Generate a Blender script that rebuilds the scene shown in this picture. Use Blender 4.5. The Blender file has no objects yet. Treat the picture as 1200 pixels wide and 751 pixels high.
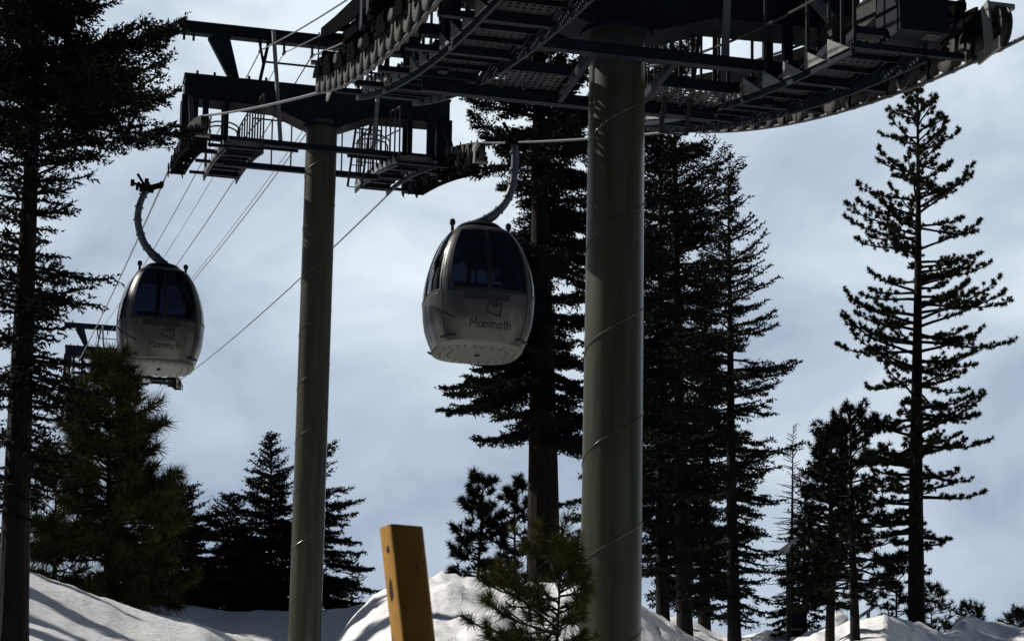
import bpy, math, random
import numpy as np
from mathutils import Vector, Matrix, noise as mnoise

# ------------------------------------------------------------------ camera, sky, sun, exposure
S = bpy.context.scene
COL = S.collection
FPX, PITCH, ROLL, SHIFT = 2400.0, math.radians(7), math.radians(0.9), 340.0
cam_data = bpy.data.cameras.new('camera')
cam = bpy.data.objects.new('camera', cam_data)
COL.objects.link(cam)
S.camera = cam
cam_data.sensor_width = 36
cam_data.lens = FPX / 1200 * 36
cam_data.shift_y = SHIFT / 1200
cam_data.clip_start = 0.1
cam_data.clip_end = 6000
cF = Vector((0, math.cos(PITCH), math.sin(PITCH)))
cU0 = Vector((0, -math.sin(PITCH), math.cos(PITCH)))
cR0 = Vector((1, 0, 0))
cR = cR0 * math.cos(ROLL) + cU0 * math.sin(ROLL)
cU = cU0 * math.cos(ROLL) - cR0 * math.sin(ROLL)
cam.matrix_world = Matrix(((cR.x, cU.x, -cF.x, 0), (cR.y, cU.y, -cF.y, 0), (cR.z, cU.z, -cF.z, 0), (0, 0, 0, 1)))
cam_data.dof.use_dof = True
cam_data.dof.focus_distance = 34
cam_data.dof.aperture_fstop = 16

SUN_EL, SUN_AZ = math.radians(41), math.radians(67)     # azimuth to the left of the view direction
sun_dir = Vector((-math.sin(SUN_AZ) * math.cos(SUN_EL), math.cos(SUN_AZ) * math.cos(SUN_EL), math.sin(SUN_EL)))
sl = bpy.data.lights.new('sun', 'SUN')
sl.energy = 5.0
sl.angle = math.radians(0.53)
sl.color = (1.0, 0.95, 0.87)
so = bpy.data.objects.new('sun', sl)
COL.objects.link(so)
so.rotation_euler = (-sun_dir).to_track_quat('-Z', 'Y').to_euler()

w = bpy.data.worlds.new('World')
S.world = w
w.use_nodes = True
nt = w.node_tree
nt.nodes.clear()
def wn(t, **k):
    n = nt.nodes.new(t)
    for a, b in k.items():
        setattr(n, a, b)
    return n
L = nt.links.new
out = wn('ShaderNodeOutputWorld')
sky = wn('ShaderNodeTexSky', sky_type='NISHITA', sun_disc=False, sun_elevation=SUN_EL,
         sun_rotation=-SUN_AZ, altitude=2700, air_density=1.0, dust_density=0.3, ozone_density=1.5)
bg1 = wn('ShaderNodeBackground'); bg1.inputs['Strength'].default_value = 0.05
L(sky.outputs[0], bg1.inputs[0])
tc = wn('ShaderNodeTexCoord')
sep = wn('ShaderNodeSeparateXYZ'); L(tc.outputs['Generated'], sep.inputs[0])
mp = wn('ShaderNodeMapping'); mp.inputs['Scale'].default_value = (1, 1, 1.7); L(tc.outputs['Generated'], mp.inputs[0])
n1 = wn('ShaderNodeTexNoise'); n1.inputs['Scale'].default_value = 6.5; n1.inputs['Detail'].default_value = 6; n1.inputs['Roughness'].default_value = 0.52
n1.inputs['Distortion'].default_value = 0.5
L(mp.outputs[0], n1.inputs[0])
n2 = wn('ShaderNodeTexNoise'); n2.inputs['Scale'].default_value = 14; n2.inputs['Detail'].default_value = 5; n2.inputs['Distortion'].default_value = 0.6
L(mp.outputs[0], n2.inputs[0])
mixn = wn('ShaderNodeMath', operation='MULTIPLY_ADD'); mixn.inputs[1].default_value = 0.25
L(n2.outputs[0], mixn.inputs[0]); L(n1.outputs[0], mixn.inputs[2])
# clouds grow brighter higher up, as a lit cloud deck does over a grey-blue distance
zadd = wn('ShaderNodeMath', operation='MULTIPLY_ADD'); zadd.inputs[1].default_value = 1.6
nsc = wn('ShaderNodeMath', operation='MULTIPLY_ADD'); nsc.inputs[1].default_value = 1.7; nsc.inputs[2].default_value = -1.02
L(mixn.outputs[0], nsc.inputs[0])
L(sep.outputs['Z'], zadd.inputs[0]); L(nsc.outputs[0], zadd.inputs[2])
ramp = wn('ShaderNodeValToRGB')
cr = ramp.color_ramp
cr.elements[0].position = 0.02; cr.elements[0].color = (0.265, 0.33, 0.435, 1)
cr.elements[1].position = 0.85; cr.elements[1].color = (0.66, 0.74, 0.80, 1)
e = cr.elements.new(0.42); e.color = (0.43, 0.505, 0.60, 1)
L(zadd.outputs[0], ramp.inputs[0])
bg2 = wn('ShaderNodeBackground'); bg2.inputs['Strength'].default_value = 1.22
L(ramp.outputs[0], bg2.inputs[0])
# cloud bank stands over the far slope, the unseen sky overhead and behind is kept dark
mz = wn('ShaderNodeMapRange'); mz.inputs[1].default_value = 0.66; mz.inputs[2].default_value = 0.42; L(sep.outputs['Z'], mz.inputs[0])
my = wn('ShaderNodeMapRange'); my.inputs[1].default_value = 0.25; my.inputs[2].default_value = 0.72; L(sep.outputs['Y'], my.inputs[0])
mm = wn('ShaderNodeMath', operation='MULTIPLY'); L(mz.outputs[0], mm.inputs[0]); L(my.outputs[0], mm.inputs[1])
bg3 = wn('ShaderNodeBackground'); bg3.inputs[0].default_value = (0.017, 0.030, 0.056, 1); bg3.inputs['Strength'].default_value = 1.0
mx0 = wn('ShaderNodeMixShader'); mx0.inputs[0].default_value = 0.72; L(bg1.outputs[0], mx0.inputs[1]); L(bg3.outputs[0], mx0.inputs[2])   # added dark tint dims the unseen sky, cutting fill light
mx = wn('ShaderNodeMixShader'); L(mm.outputs[0], mx.inputs[0]); L(mx0.outputs[0], mx.inputs[1]); L(bg2.outputs[0], mx.inputs[2])
L(mx.outputs[0], out.inputs[0])

S.view_settings.view_transform = 'Standard'
S.view_settings.look = 'None'
S.view_settings.gamma = 1
S.view_settings.exposure = 0.0
S.cycles.max_bounces = 6
S.cycles.transparent_max_bounces = 12

# ------------------------------------------------------------------ helpers
def ray(x, y):
    d = cF + cR * ((x - 600) / FPX) + cU * ((375.5 + SHIFT - y) / FPX)
    return d / d.y
def at(x, y, D):
    return ray(x, y) * D

def mat(name, col, rough=0.6, metal=0.0, var=0.0, vscale=3.0, col2=None, bump=0.0, bscale=20, spec=0.5, stretch=None, obj_coord=True):
    m = bpy.data.materials.new(name)
    m.use_nodes = True
    t = m.node_tree
    b = t.nodes['Principled BSDF']
    b.inputs['Base Color'].default_value = (*col, 1)
    b.inputs['Roughness'].default_value = rough
    b.inputs['Metallic'].default_value = metal
    b.inputs['Specular IOR Level'].default_value = spec
    c = t.nodes.new('ShaderNodeTexCoord')
    mpn = t.nodes.new('ShaderNodeMapping')
    if stretch: mpn.inputs['Scale'].default_value = stretch
    t.links.new(c.outputs['Object'], mpn.inputs[0])
    if var or col2:
        n = t.nodes.new('ShaderNodeTexNoise'); n.inputs['Scale'].default_value = vscale; n.inputs['Detail'].default_value = 6
        n.inputs['Roughness'].default_value = 0.65
        t.links.new(mpn.outputs[0], n.inputs[0])
        r = t.nodes.new('ShaderNodeValToRGB')
        c2 = col2 or tuple(v * (1 - var) for v in col)
        r.color_ramp.elements[0].position = 0.35; r.color_ramp.elements[0].color = (*c2, 1)
        r.color_ramp.elements[1].position = 0.65; r.color_ramp.elements[1].color = (*col, 1)
        t.links.new(n.outputs[0], r.inputs[0])
        t.links.new(r.outputs[0], b.inputs['Base Color'])
        rr = t.nodes.new('ShaderNodeMapRange'); rr.inputs[3].default_value = rough - 0.1; rr.inputs[4].default_value = min(1, rough + 0.12)
        t.links.new(n.outputs[0], rr.inputs[0]); t.links.new(rr.outputs[0], b.inputs['Roughness'])
    if bump:
        n = t.nodes.new('ShaderNodeTexNoise'); n.inputs['Scale'].default_value = bscale; n.inputs['Detail'].default_value = 5
        t.links.new(mpn.outputs[0], n.inputs[0])
        bp = t.nodes.new('ShaderNodeBump'); bp.inputs['Strength'].default_value = bump; bp.inputs['Distance'].default_value = 0.02
        t.links.new(n.outputs[0], bp.inputs['Height']); t.links.new(bp.outputs[0], b.inputs['Normal'])
    return m

M = {}
M['olive'] = mat('olive_painted_steel', (0.052, 0.053, 0.031), 0.32, 0, 0.5, 6, bump=0.08, bscale=9, stretch=(1, 1, 0.07))
M['navy'] = mat('dark_blue_painted_steel', (0.008, 0.013, 0.023), 0.6, 0, 0.4, 4, spec=.10)
M['navy_light'] = mat('blue_grey_painted_steel', (0.05, 0.07, 0.10), 0.5, 0, 0.3, 4)
M['dark'] = mat('greased_dark_steel', (0.009, 0.010, 0.010), 0.85, 0.0, 0.45, 6, spec=.0)
M['galv'] = mat('galvanised_steel', (0.27, 0.28, 0.27), 0.5, 0.5, 0.4, 8)
M['galv_dark'] = mat('weathered_galvanised_steel', (0.045, 0.048, 0.047), 0.65, 0.0, 0.45, 7, spec=.12)
M['sheave'] = mat('worn_sheave_steel', (0.045, 0.040, 0.034), 0.55, 0.0, 0.8, 5, spec=.3)
M['rubber'] = mat('black_rubber', (0.014, 0.014, 0.014), 0.7, 0, 0.3, 8)
M['rust'] = mat('rusty_brown_steel', (0.10, 0.045, 0.03), 0.8, 0.1, 0.5, 9)
M['cable'] = mat('steel_wire_rope', (0.05, 0.052, 0.055), 0.45, 0.5, 0.4, 20)
M['cable_bright'] = mat('polished_wire_rope', (0.33, 0.33, 0.32), 0.35, 0.7, 0.3, 20)
M['silver'] = mat('silver_gondola_paint', (0.108, 0.107, 0.099), 0.30, 0.55, 0.25, 3.0, bump=0.02, bscale=30)
M['silver_dirty'] = mat('dirty_silver_paint', (0.12, 0.117, 0.107), 0.5, 0.3, 0.35, 4.0)
M['black'] = mat('black_plastic', (0.012, 0.012, 0.013), 0.45, 0, 0.3, 6)
M['decal'] = mat('black_vinyl_lettering', (0.006, 0.006, 0.008), 0.7)
M['seat'] = mat('dark_seat_vinyl', (0.03, 0.03, 0.035), 0.6, 0, 0.3, 6)
M['snow'] = None
M['panel'] = mat('pale_grey_panel', (0.42, 0.44, 0.45), 0.5, 0, 0.2, 5)

def glass_mat():
    m = bpy.data.materials.new('tinted_cabin_glass')
    m.use_nodes = True
    t = m.node_tree; t.nodes.clear()
    o = t.nodes.new('ShaderNodeOutputMaterial')
    tr = t.nodes.new('ShaderNodeBsdfTransparent'); tr.inputs[0].default_value = (0.27, 0.30, 0.35, 1)
    g = t.nodes.new('ShaderNodeBsdfGlossy'); g.inputs['Roughness'].default_value = 0.06; g.inputs[0].default_value = (0.9, 0.9, 0.9, 1)
    fr = t.nodes.new('ShaderNodeFresnel'); fr.inputs[0].default_value = 1.5
    mxn = t.nodes.new('ShaderNodeMixShader')
    t.links.new(fr.outputs[0], mxn.inputs[0]); t.links.new(tr.outputs[0], mxn.inputs[1]); t.links.new(g.outputs[0], mxn.inputs[2])
    t.links.new(mxn.outputs[0], o.inputs[0])
    return m
M['glass'] = glass_mat()

def yellow_mat():
    m = mat('chipped_yellow_paint', (0.46, 0.225, 0.02), 0.6, 0, 0.28, 7, bump=0.15, bscale=30, stretch=(1, 1, 0.5))
    t = m.node_tree; b = t.nodes['Principled BSDF']
    src = b.inputs['Base Color'].links[0].from_socket
    mpn = [n for n in t.nodes if n.bl_idname == 'ShaderNodeMapping'][0]
    n = t.nodes.new('ShaderNodeTexNoise'); n.inputs['Scale'].default_value = 22; n.inputs['Detail'].default_value = 5
    t.links.new(mpn.outputs[0], n.inputs[0])
    r = t.nodes.new('ShaderNodeValToRGB'); r.color_ramp.elements[0].position = 0.60; r.color_ramp.elements[1].position = 0.64
    t.links.new(n.outputs[0], r.inputs[0])
    mixc = t.nodes.new('ShaderNodeMix'); mixc.data_type = 'RGBA'
    mixc.inputs[7].default_value = (0.055, 0.03, 0.02, 1)
    t.links.new(r.outputs[0], mixc.inputs[0]); t.links.new(src, mixc.inputs[6]); t.links.new(mixc.outputs[2], b.inputs['Base Color'])
    return m
M['yellow'] = yellow_mat()

def leaf_mat(name, c1, c2, rough=0.7):
    m = mat(name, c1, 0.85, 0, 0, 1.3, col2=c2, spec=0.08)
    return m
M['fir'] = leaf_mat('dark_fir_needles', (0.012, 0.016, 0.009), (0.006, 0.009, 0.006))
M['pine'] = leaf_mat('olive_pine_needles', (0.036, 0.040, 0.014), (0.015, 0.020, 0.009))
M['young'] = leaf_mat('olive_young_pine_needles', (0.085, 0.088, 0.024), (0.030, 0.036, 0.013))
M['bush'] = leaf_mat('yellow_green_pine_needles', (0.085, 0.082, 0.020), (0.036, 0.040, 0.012))
M['bark'] = mat('grey_brown_bark', (0.020, 0.017, 0.016), 0.9, 0, 0.6, 9, bump=0.9, bscale=16, stretch=(1, 1, 0.25), spec=0.2)
M['bark_warm'] = mat('reddish_pine_bark', (0.014, 0.0105, 0.0085), 0.95, 0, 0.6, 9, bump=0.9, bscale=16, stretch=(1, 1, 0.25), spec=0.2)

def snow_mat():
    m = bpy.data.materials.new('packed_snow'); m.use_nodes = True
    t = m.node_tree; b = t.nodes['Principled BSDF']
    b.inputs['Roughness'].default_value = 0.6
    b.inputs['Specular IOR Level'].default_value = 0.25
    c = t.nodes.new('ShaderNodeTexCoord')
    n = t.nodes.new('ShaderNodeTexNoise'); n.inputs['Scale'].default_value = 0.9; n.inputs['Detail'].default_value = 8; n.inputs['Roughness'].default_value = 0.62
    t.links.new(c.outputs['Object'], n.inputs[0])
    r = t.nodes.new('ShaderNodeValToRGB')
    r.color_ramp.elements[0].position = 0.30; r.color_ramp.elements[0].color = (0.82, 0.83, 0.84, 1)
    r.color_ramp.elements[1].position = 0.60; r.color_ramp.elements[1].color = (0.92, 0.925, 0.93, 1)
    t.links.new(n.outputs[0], r.inputs[0]); t.links.new(r.outputs[0], b.inputs['Base Color'])
    # needles and bark bits littered on the snow
    n3 = t.nodes.new('ShaderNodeTexNoise'); n3.inputs['Scale'].default_value = 14; n3.inputs['Detail'].default_value = 4
    t.links.new(c.outputs['Object'], n3.inputs[0])
    r3 = t.nodes.new('ShaderNodeValToRGB'); r3.color_ramp.elements[0].position = 0.68; r3.color_ramp.elements[1].position = 0.75
    t.links.new(n3.outputs[0], r3.inputs[0])
    mc = t.nodes.new('ShaderNodeMix'); mc.data_type = 'RGBA'; mc.inputs[7].default_value = (0.22, 0.19, 0.16, 1)
    t.links.new(r3.outputs[0], mc.inputs[0]); t.links.new(r.outputs[0], mc.inputs[6]); t.links.new(mc.outputs[2], b.inputs['Base Color'])
    n2 = t.nodes.new('ShaderNodeTexNoise'); n2.inputs['Scale'].default_value = 5; n2.inputs['Detail'].default_value = 9; n2.inputs['Roughness'].default_value = 0.7
    t.links.new(c.outputs['Object'], n2.inputs[0])
    bp = t.nodes.new('ShaderNodeBump'); bp.inputs['Strength'].default_value = 0.7; bp.inputs['Distance'].default_value = 0.09
    t.links.new(n2.outputs[0], bp.inputs['Height']); t.links.new(bp.outputs[0], b.inputs['Normal'])
    return m
M['snow'] = snow_mat()

class MB:
    """collects shapes of one part and links them as ONE mesh object"""
    def __init__(s): s.v = []; s.f = []
    def add(s, vs, fs):
        o = len(s.v); s.v += [tuple(p) for p in vs]; s.f += [tuple(i + o for i in f) for f in fs]
    def box(s, lo, hi):
        x0, y0, z0 = lo; x1, y1, z1 = hi
        s.add([(x0, y0, z0), (x1, y0, z0), (x1, y1, z0), (x0, y1, z0), (x0, y0, z1), (x1, y0, z1), (x1, y1, z1), (x0, y1, z1)],
              [(3, 2, 1, 0), (4, 5, 6, 7), (0, 1, 5, 4), (1, 2, 6, 5), (2, 3, 7, 6), (3, 0, 4, 7)])
    def bar(s, a, b, w, h=None, up=(0, 0, 1), w2=None, h2=None):
        a = Vector(a); b = Vector(b); h = h or w; w2 = w2 or w; h2 = h2 or h
        d = (b - a).normalized(); up = Vector(up)
        if abs(d.dot(up)) > 0.98: up = Vector((0, 1, 0))
        sd = d.cross(up).normalized(); u2 = sd.cross(d).normalized()
        vs = []
        for p, ww, hh in ((a, w, h), (b, w2, h2)):
            for i, j in ((-1, -1), (1, -1), (1, 1), (-1, 1)):
                vs.append(p + sd * (i * ww / 2) + u2 * (j * hh / 2))
        s.add(vs, [(3, 2, 1, 0), (4, 5, 6, 7), (0, 1, 5, 4), (1, 2, 6, 5), (2, 3, 7, 6), (3, 0, 4, 7)])
    def tube(s, pts, r, n=8, r2=None, cap=True):
        pts = [Vector(p) for p in pts]; k = len(pts)
        rs = r if isinstance(r, (list, tuple)) else [r + ((r2 if r2 is not None else r) - r) * i / max(1, k - 1) for i in range(k)]
        vs = []; prev = None
        for i, p in enumerate(pts):
            t = (pts[min(i + 1, k - 1)] - pts[max(i - 1, 0)]).normalized()
            if prev is None:
                ref = Vector((0, 0, 1)) if abs(t.z) < 0.9 else Vector((1, 0, 0))
                x = t.cross(ref).normalized()
            else:
                x = (prev - t * prev.dot(t)).normalized()
            prev = x; y = t.cross(x)
            for j in range(n):
                a = 2 * math.pi * j / n
                vs.append(p + (x * math.cos(a) + y * math.sin(a)) * rs[i])
        fs = []
        for i in range(k - 1):
            for j in range(n):
                fs.append((i * n + j, i * n + (j + 1) % n, (i + 1) * n + (j + 1) % n, (i + 1) * n + j))
        if cap:
            fs.append(tuple(range(n - 1, -1, -1))); fs.append(tuple((k - 1) * n + j for j in range(n)))
        s.add(vs, fs)
    def prism(s, poly, d):
        """poly: list of 3-D points of one flat outline, extruded by vector d"""
        d = Vector(d); n = len(poly)
        vs = [Vector(p) for p in poly] + [Vector(p) + d for p in poly]
        fs = [tuple(range(n - 1, -1, -1)), tuple(range(n, 2 * n))]
        for i in range(n):
            fs.append((i, (i + 1) % n, n + (i + 1) % n, n + i))
        s.add(vs, fs)
    def lathe(s, prof, c, axis, n=20):
        """prof: (offset along axis, radius) pairs, closed loop"""
        c = Vector(c); ax = Vector(axis).normalized()
        x = ax.orthogonal().normalized(); y = ax.cross(x); k = len(prof)
        vs = []
        for o_, r_ in prof:
            for j in range(n):
                a = 2 * math.pi * j / n
                vs.append(c + ax * o_ + (x * math.cos(a) + y * math.sin(a)) * r_)
        fs = []
        for i in range(k):
            i2 = (i + 1) % k
            for j in range(n):
                fs.append((i * n + j, i * n + (j + 1) % n, i2 * n + (j + 1) % n, i2 * n + j))
        s.add(vs, fs)
    def build(s, name, m, parent=None, smooth=False, mats=None, mi=None):
        me = bpy.data.meshes.new(name)
        me.from_pydata(s.v, [], s.f)
        me.materials.append(m)
        if smooth:
            me.polygons.foreach_set('use_smooth', [True] * len(me.polygons))
            try: me.set_sharp_from_angle(angle=math.radians(40))
            except Exception: pass
        me.validate(); me.update()
        o = bpy.data.objects.new(name, me)
        COL.objects.link(o)
        if parent: o.parent = parent
        return o

def tag(o, label=None, cat=None, group=None, kind=None):
    if label: o['label'] = label
    if cat: o['category'] = cat
    if group: o['group'] = group
    if kind: o['kind'] = kind
    return o
def empty(name, loc, rz=0.0):
    o = bpy.data.objects.new(name, None); COL.objects.link(o)
    o.location = loc; o.rotation_euler = (0, 0, rz); o.empty_display_size = 0.3
    return o
def kids(o): return [c for c in ALLKIDS.get(o.name, [])]
def copy_tree(o, parent=None):
    c = o.copy(); COL.objects.link(c)
    if parent: c.parent = parent
    for ch in list(o.children):
        copy_tree(ch, c)
    return c

# ------------------------------------------------------------------ terrain
def interp(x, pts):
    xs, ys = zip(*pts)
    return float(np.interp(x, xs, ys))
NEAR_Y = [(-900, 640), (-200, 650), (0, 668), (30, 676), (80, 690), (130, 706), (190, 722), (240, 735), (290, 750), (330, 772), (365, 778), (390, 760), (410, 735),
          (435, 709), (460, 694), (510, 683), (560, 682), (590, 687), (640, 690), (680, 688), (700, 692), (750, 712), (800, 746), (830, 765),
          (870, 770), (900, 762), (930, 748), (960, 737), (1000, 728), (1040, 726), (1075, 732), (1095, 741), (1112, 744), (1128, 736), (1145, 732),
          (1170, 740), (1200, 742), (1400, 735), (2200, 720)]
NEAR_D = [(-900, 27), (0, 26), (240, 27), (330, 31), (430, 34), (700, 35), (860, 36), (1040, 33), (1105, 38), (1145, 44), (2200, 44)]
FAR_Y = [(-900, 690), (100, 705), (210, 711), (260, 716), (340, 717), (400, 712), (440, 702), (500, 700), (650, 702), (800, 730), (850, 745), (1000, 742), (1200, 744), (2200, 740)]
def ground(X, Y):
    r = max(0.01, math.hypot(X, Y)); az = math.atan2(X, Y)
    a = max(-0.6, min(0.6, az))
    px = 600 + FPX * math.tan(a)
    px = max(-900, min(2200, px))
    D = r * math.cos(a) if abs(az) < 0.6 else r * math.cos(0.6)
    fade = 1.0 if abs(az) < 0.6 else max(0.0, 1 - (abs(az) - 0.6) / 1.2)
    en = ray(px, interp(px, NEAR_Y)).z; dn = interp(px, NEAR_D)
    ef = ray(px, interp(px, FAR_Y)).z; lt = min(1.0, max(0.0, (px - 440) / 80))
    df = 46.5 + (max(56.0, dn + 13) - 46.5) * lt
    dv = 42 + (max(dn + 5, 43.5) - 42) * lt; zv = ray(px, 768).z * 42 * (1 - lt) + (min(en, ef) * dv - 1.7) * lt
    g0 = -1.6
    pts = [(0, g0), (6, g0), (dn * 0.45, (en - 0.055) * dn * 0.45 - 0.2), (dn * 0.8, (en - 0.018) * dn * 0.8), (dn, en * dn), (dn + 2, en * dn - 0.05),
           (dv, zv), (df - 1.5 - 2.5 * lt, ef * (df - 1.5 - 2.5 * lt) - 0.14), (df, ef * df), (df + 8, ef * df - 0.3),
           (95, ef * 95 - 3.2), (105, ef * 105 - 4.0), (260, ef * 260 - 20), (600, 30), (3000, 20)]
    xs, zs = zip(*pts)
    # smooth (Catmull-like) interpolation
    i = int(np.searchsorted(xs, D)) - 1
    i = max(0, min(len(xs) - 2, i))
    t = min(1, max(0, (D - xs[i]) / (xs[i + 1] - xs[i])))
    def slope(k):
        if k <= 0: return (zs[1] - zs[0]) / (xs[1] - xs[0])
        if k >= len(xs) - 1: return 0
        s0 = (zs[k] - zs[k - 1]) / (xs[k] - xs[k - 1]); s1 = (zs[k + 1] - zs[k]) / (xs[k + 1] - xs[k])
        return 0 if s0 * s1 <= 0 else 2 * s0 * s1 / (s0 + s1)
    h_ = xs[i + 1] - xs[i]; m0 = slope(i) * h_; m1 = slope(i + 1) * h_
    z = (2 * t**3 - 3 * t**2 + 1) * zs[i] + (t**3 - 2 * t**2 + t) * m0 + (-2 * t**3 + 3 * t**2) * zs[i + 1] + (t**3 - t**2) * m1
    z = g0 + (z - g0) * fade if fade < 1 else z
    return z
def ground_n(X, Y):
    z = ground(X, Y)
    r = math.hypot(X, Y)
    amp = min(1.0, max(0.0, (r - 6) / 10))
    rough_ = 0.3 + 0.7 * min(1, max(0, (X / max(1, Y) + 0.085) / 0.05))
    k = 0.13 * mnoise.fractal(Vector((X * 0.35, Y * 0.22, 1.3)), 1.0, 2.1, 5) * (.5 + .5 * rough_) + 0.13 * rough_ * mnoise.fractal(Vector((X * 1.5, Y * 0.9, 4.1)), 0.8, 2.0, 5)
    return z + amp * k

def make_ground():
    az = list(np.radians(np.arange(-17, 17.01, 0.1))) + list(np.radians(np.arange(18, 342.01, 3)))
    rr = [0.4, 1.2, 2.5] + list(np.linspace(4, 66, 150)) + list(np.geomspace(68, 3000, 36))
    vs = []; fs = []; n = len(az)
    for r in rr:
        for a in az:
            X = r * math.sin(a); Y = r * math.cos(a)
            vs.append((X, Y, ground_n(X, Y)))
    for i in range(len(rr) - 1):
        for j in range(n):
            j2 = (j + 1) % n
            fs.append((i * n + j, (i + 1) * n + j, (i + 1) * n + j2, i * n + j2))
    vs.append((0, 0, -1.6)); c = len(vs) - 1
    for j in range(n): fs.append((c, j, (j + 1) % n))
    me = bpy.data.meshes.new('ground'); me.from_pydata(vs, [], [f[::-1] for f in fs]); me.materials.append(M['snow'])
    me.polygons.foreach_set('use_smooth', [True] * len(me.polygons)); me.update()
    o = bpy.data.objects.new('ground', me); COL.objects.link(o)
    o['kind'] = 'structure'
make_ground()

def make_added_ground():  # unseen dark surface added to cut light bounced up from the snow
    b = MB(); xs = np.arange(-45, 46, 1.0); ys = np.arange(-14, 5.6, 0.5)
    vs = [(float(x), float(y), ground_n(float(x), float(y)) + .05) for y in ys for x in xs]
    n = len(xs); fs = [(j * n + i, j * n + i + 1, (j + 1) * n + i + 1, (j + 1) * n + i) for j in range(len(ys) - 1) for i in range(n - 1)]
    b.add(vs, fs)
    o = b.build('added_dark_ground', mat('added_dark_asphalt', (0.05, 0.05, 0.052), 0.8, 0, .3, 3, bump=.2, bscale=60)); o['kind'] = 'structure'
make_added_ground()

# ------------------------------------------------------------------ lift towers
TH = math.radians(13.3)
VX = Vector((math.cos(TH), math.sin(TH), 0)); UX = Vector((-math.sin(TH), math.cos(TH), 0))
pn = at(722, 100, 21.3); pf = at(377, 150, 42)
BASE = {'near': Vector((pn.x, pn.y, 0)), 'far': Vector((pf.x, pf.y, 0)), 'third': Vector((-19.98, 102, 0))}
def z_near(u): return 8.33 + .25 * u + .0115 * u * u
def z_far(u): return 15.15 + .25 * u - .0115 * u * u

def sheave_mesh():
    b = MB()
    b.lathe([(-.055, .10), (-.06, .155), (-.055, .205), (-.035, .21), (-.02, .185), (.02, .185), (.035, .21), (.055, .205), (.06, .155), (.055, .10),
             (.03, .09), (.03, .035), (.075, .03), (.075, .012), (-.075, .012), (-.075, .03), (-.03, .035), (-.03, .09)], (0, 0, 0), (1, 0, 0), 22)
    for k in range(6):
        a = k * math.pi / 3
        b.bar((0, .03 * math.cos(a), .03 * math.sin(a)), (0, .11 * math.cos(a), .11 * math.sin(a)), .05, .03, up=(1, 0, 0))
    o = b.build('sheave', M['sheave'], None, True)
    return o

def grating(b, v0, v1, u0, u1, z, pv=0.045, pu=0.045, t=0.010, slope=0.0, d=0.028):
    n = max(2, int((u1 - u0) / pu)); k = max(2, int((v1 - v0) / pv))
    for i in range(n + 1):
        u = u0 + (u1 - u0) * i / n; zz = z + slope * (u - u0)
        b.box((v0, u - t / 2, zz - d), (v1, u + t / 2, zz))
    for i in range(k + 1):
        v = v0 + (v1 - v0) * i / k
        b.bar((v, u0, z - d / 2 - .003), (v, u1, z + slope * (u1 - u0) - d / 2 - .003), t, d)

def perforated(b, v0, v1, u0, u1, z, pitch=0.075, hole=0.04, d=0.006):
    """plate with rows of punched openings: strips both ways, real gaps between"""
    web = pitch - hole
    n = max(2, round((u1 - u0) / pitch)); k = max(2, round((v1 - v0) / pitch))
    for i in range(n + 1):
        u = u0 + (u1 - u0) * i / n
        b.box((v0, u - web / 2, z - d), (v1, u + web / 2, z))
    for i in range(k + 1):
        v = v0 + (v1 - v0) * i / k
        b.box((v - web / 2, u0, z - d + .0015), (v + web / 2, u1, z - .0015))

proto_sheave = sheave_mesh()
first_sheave = [True]

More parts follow.
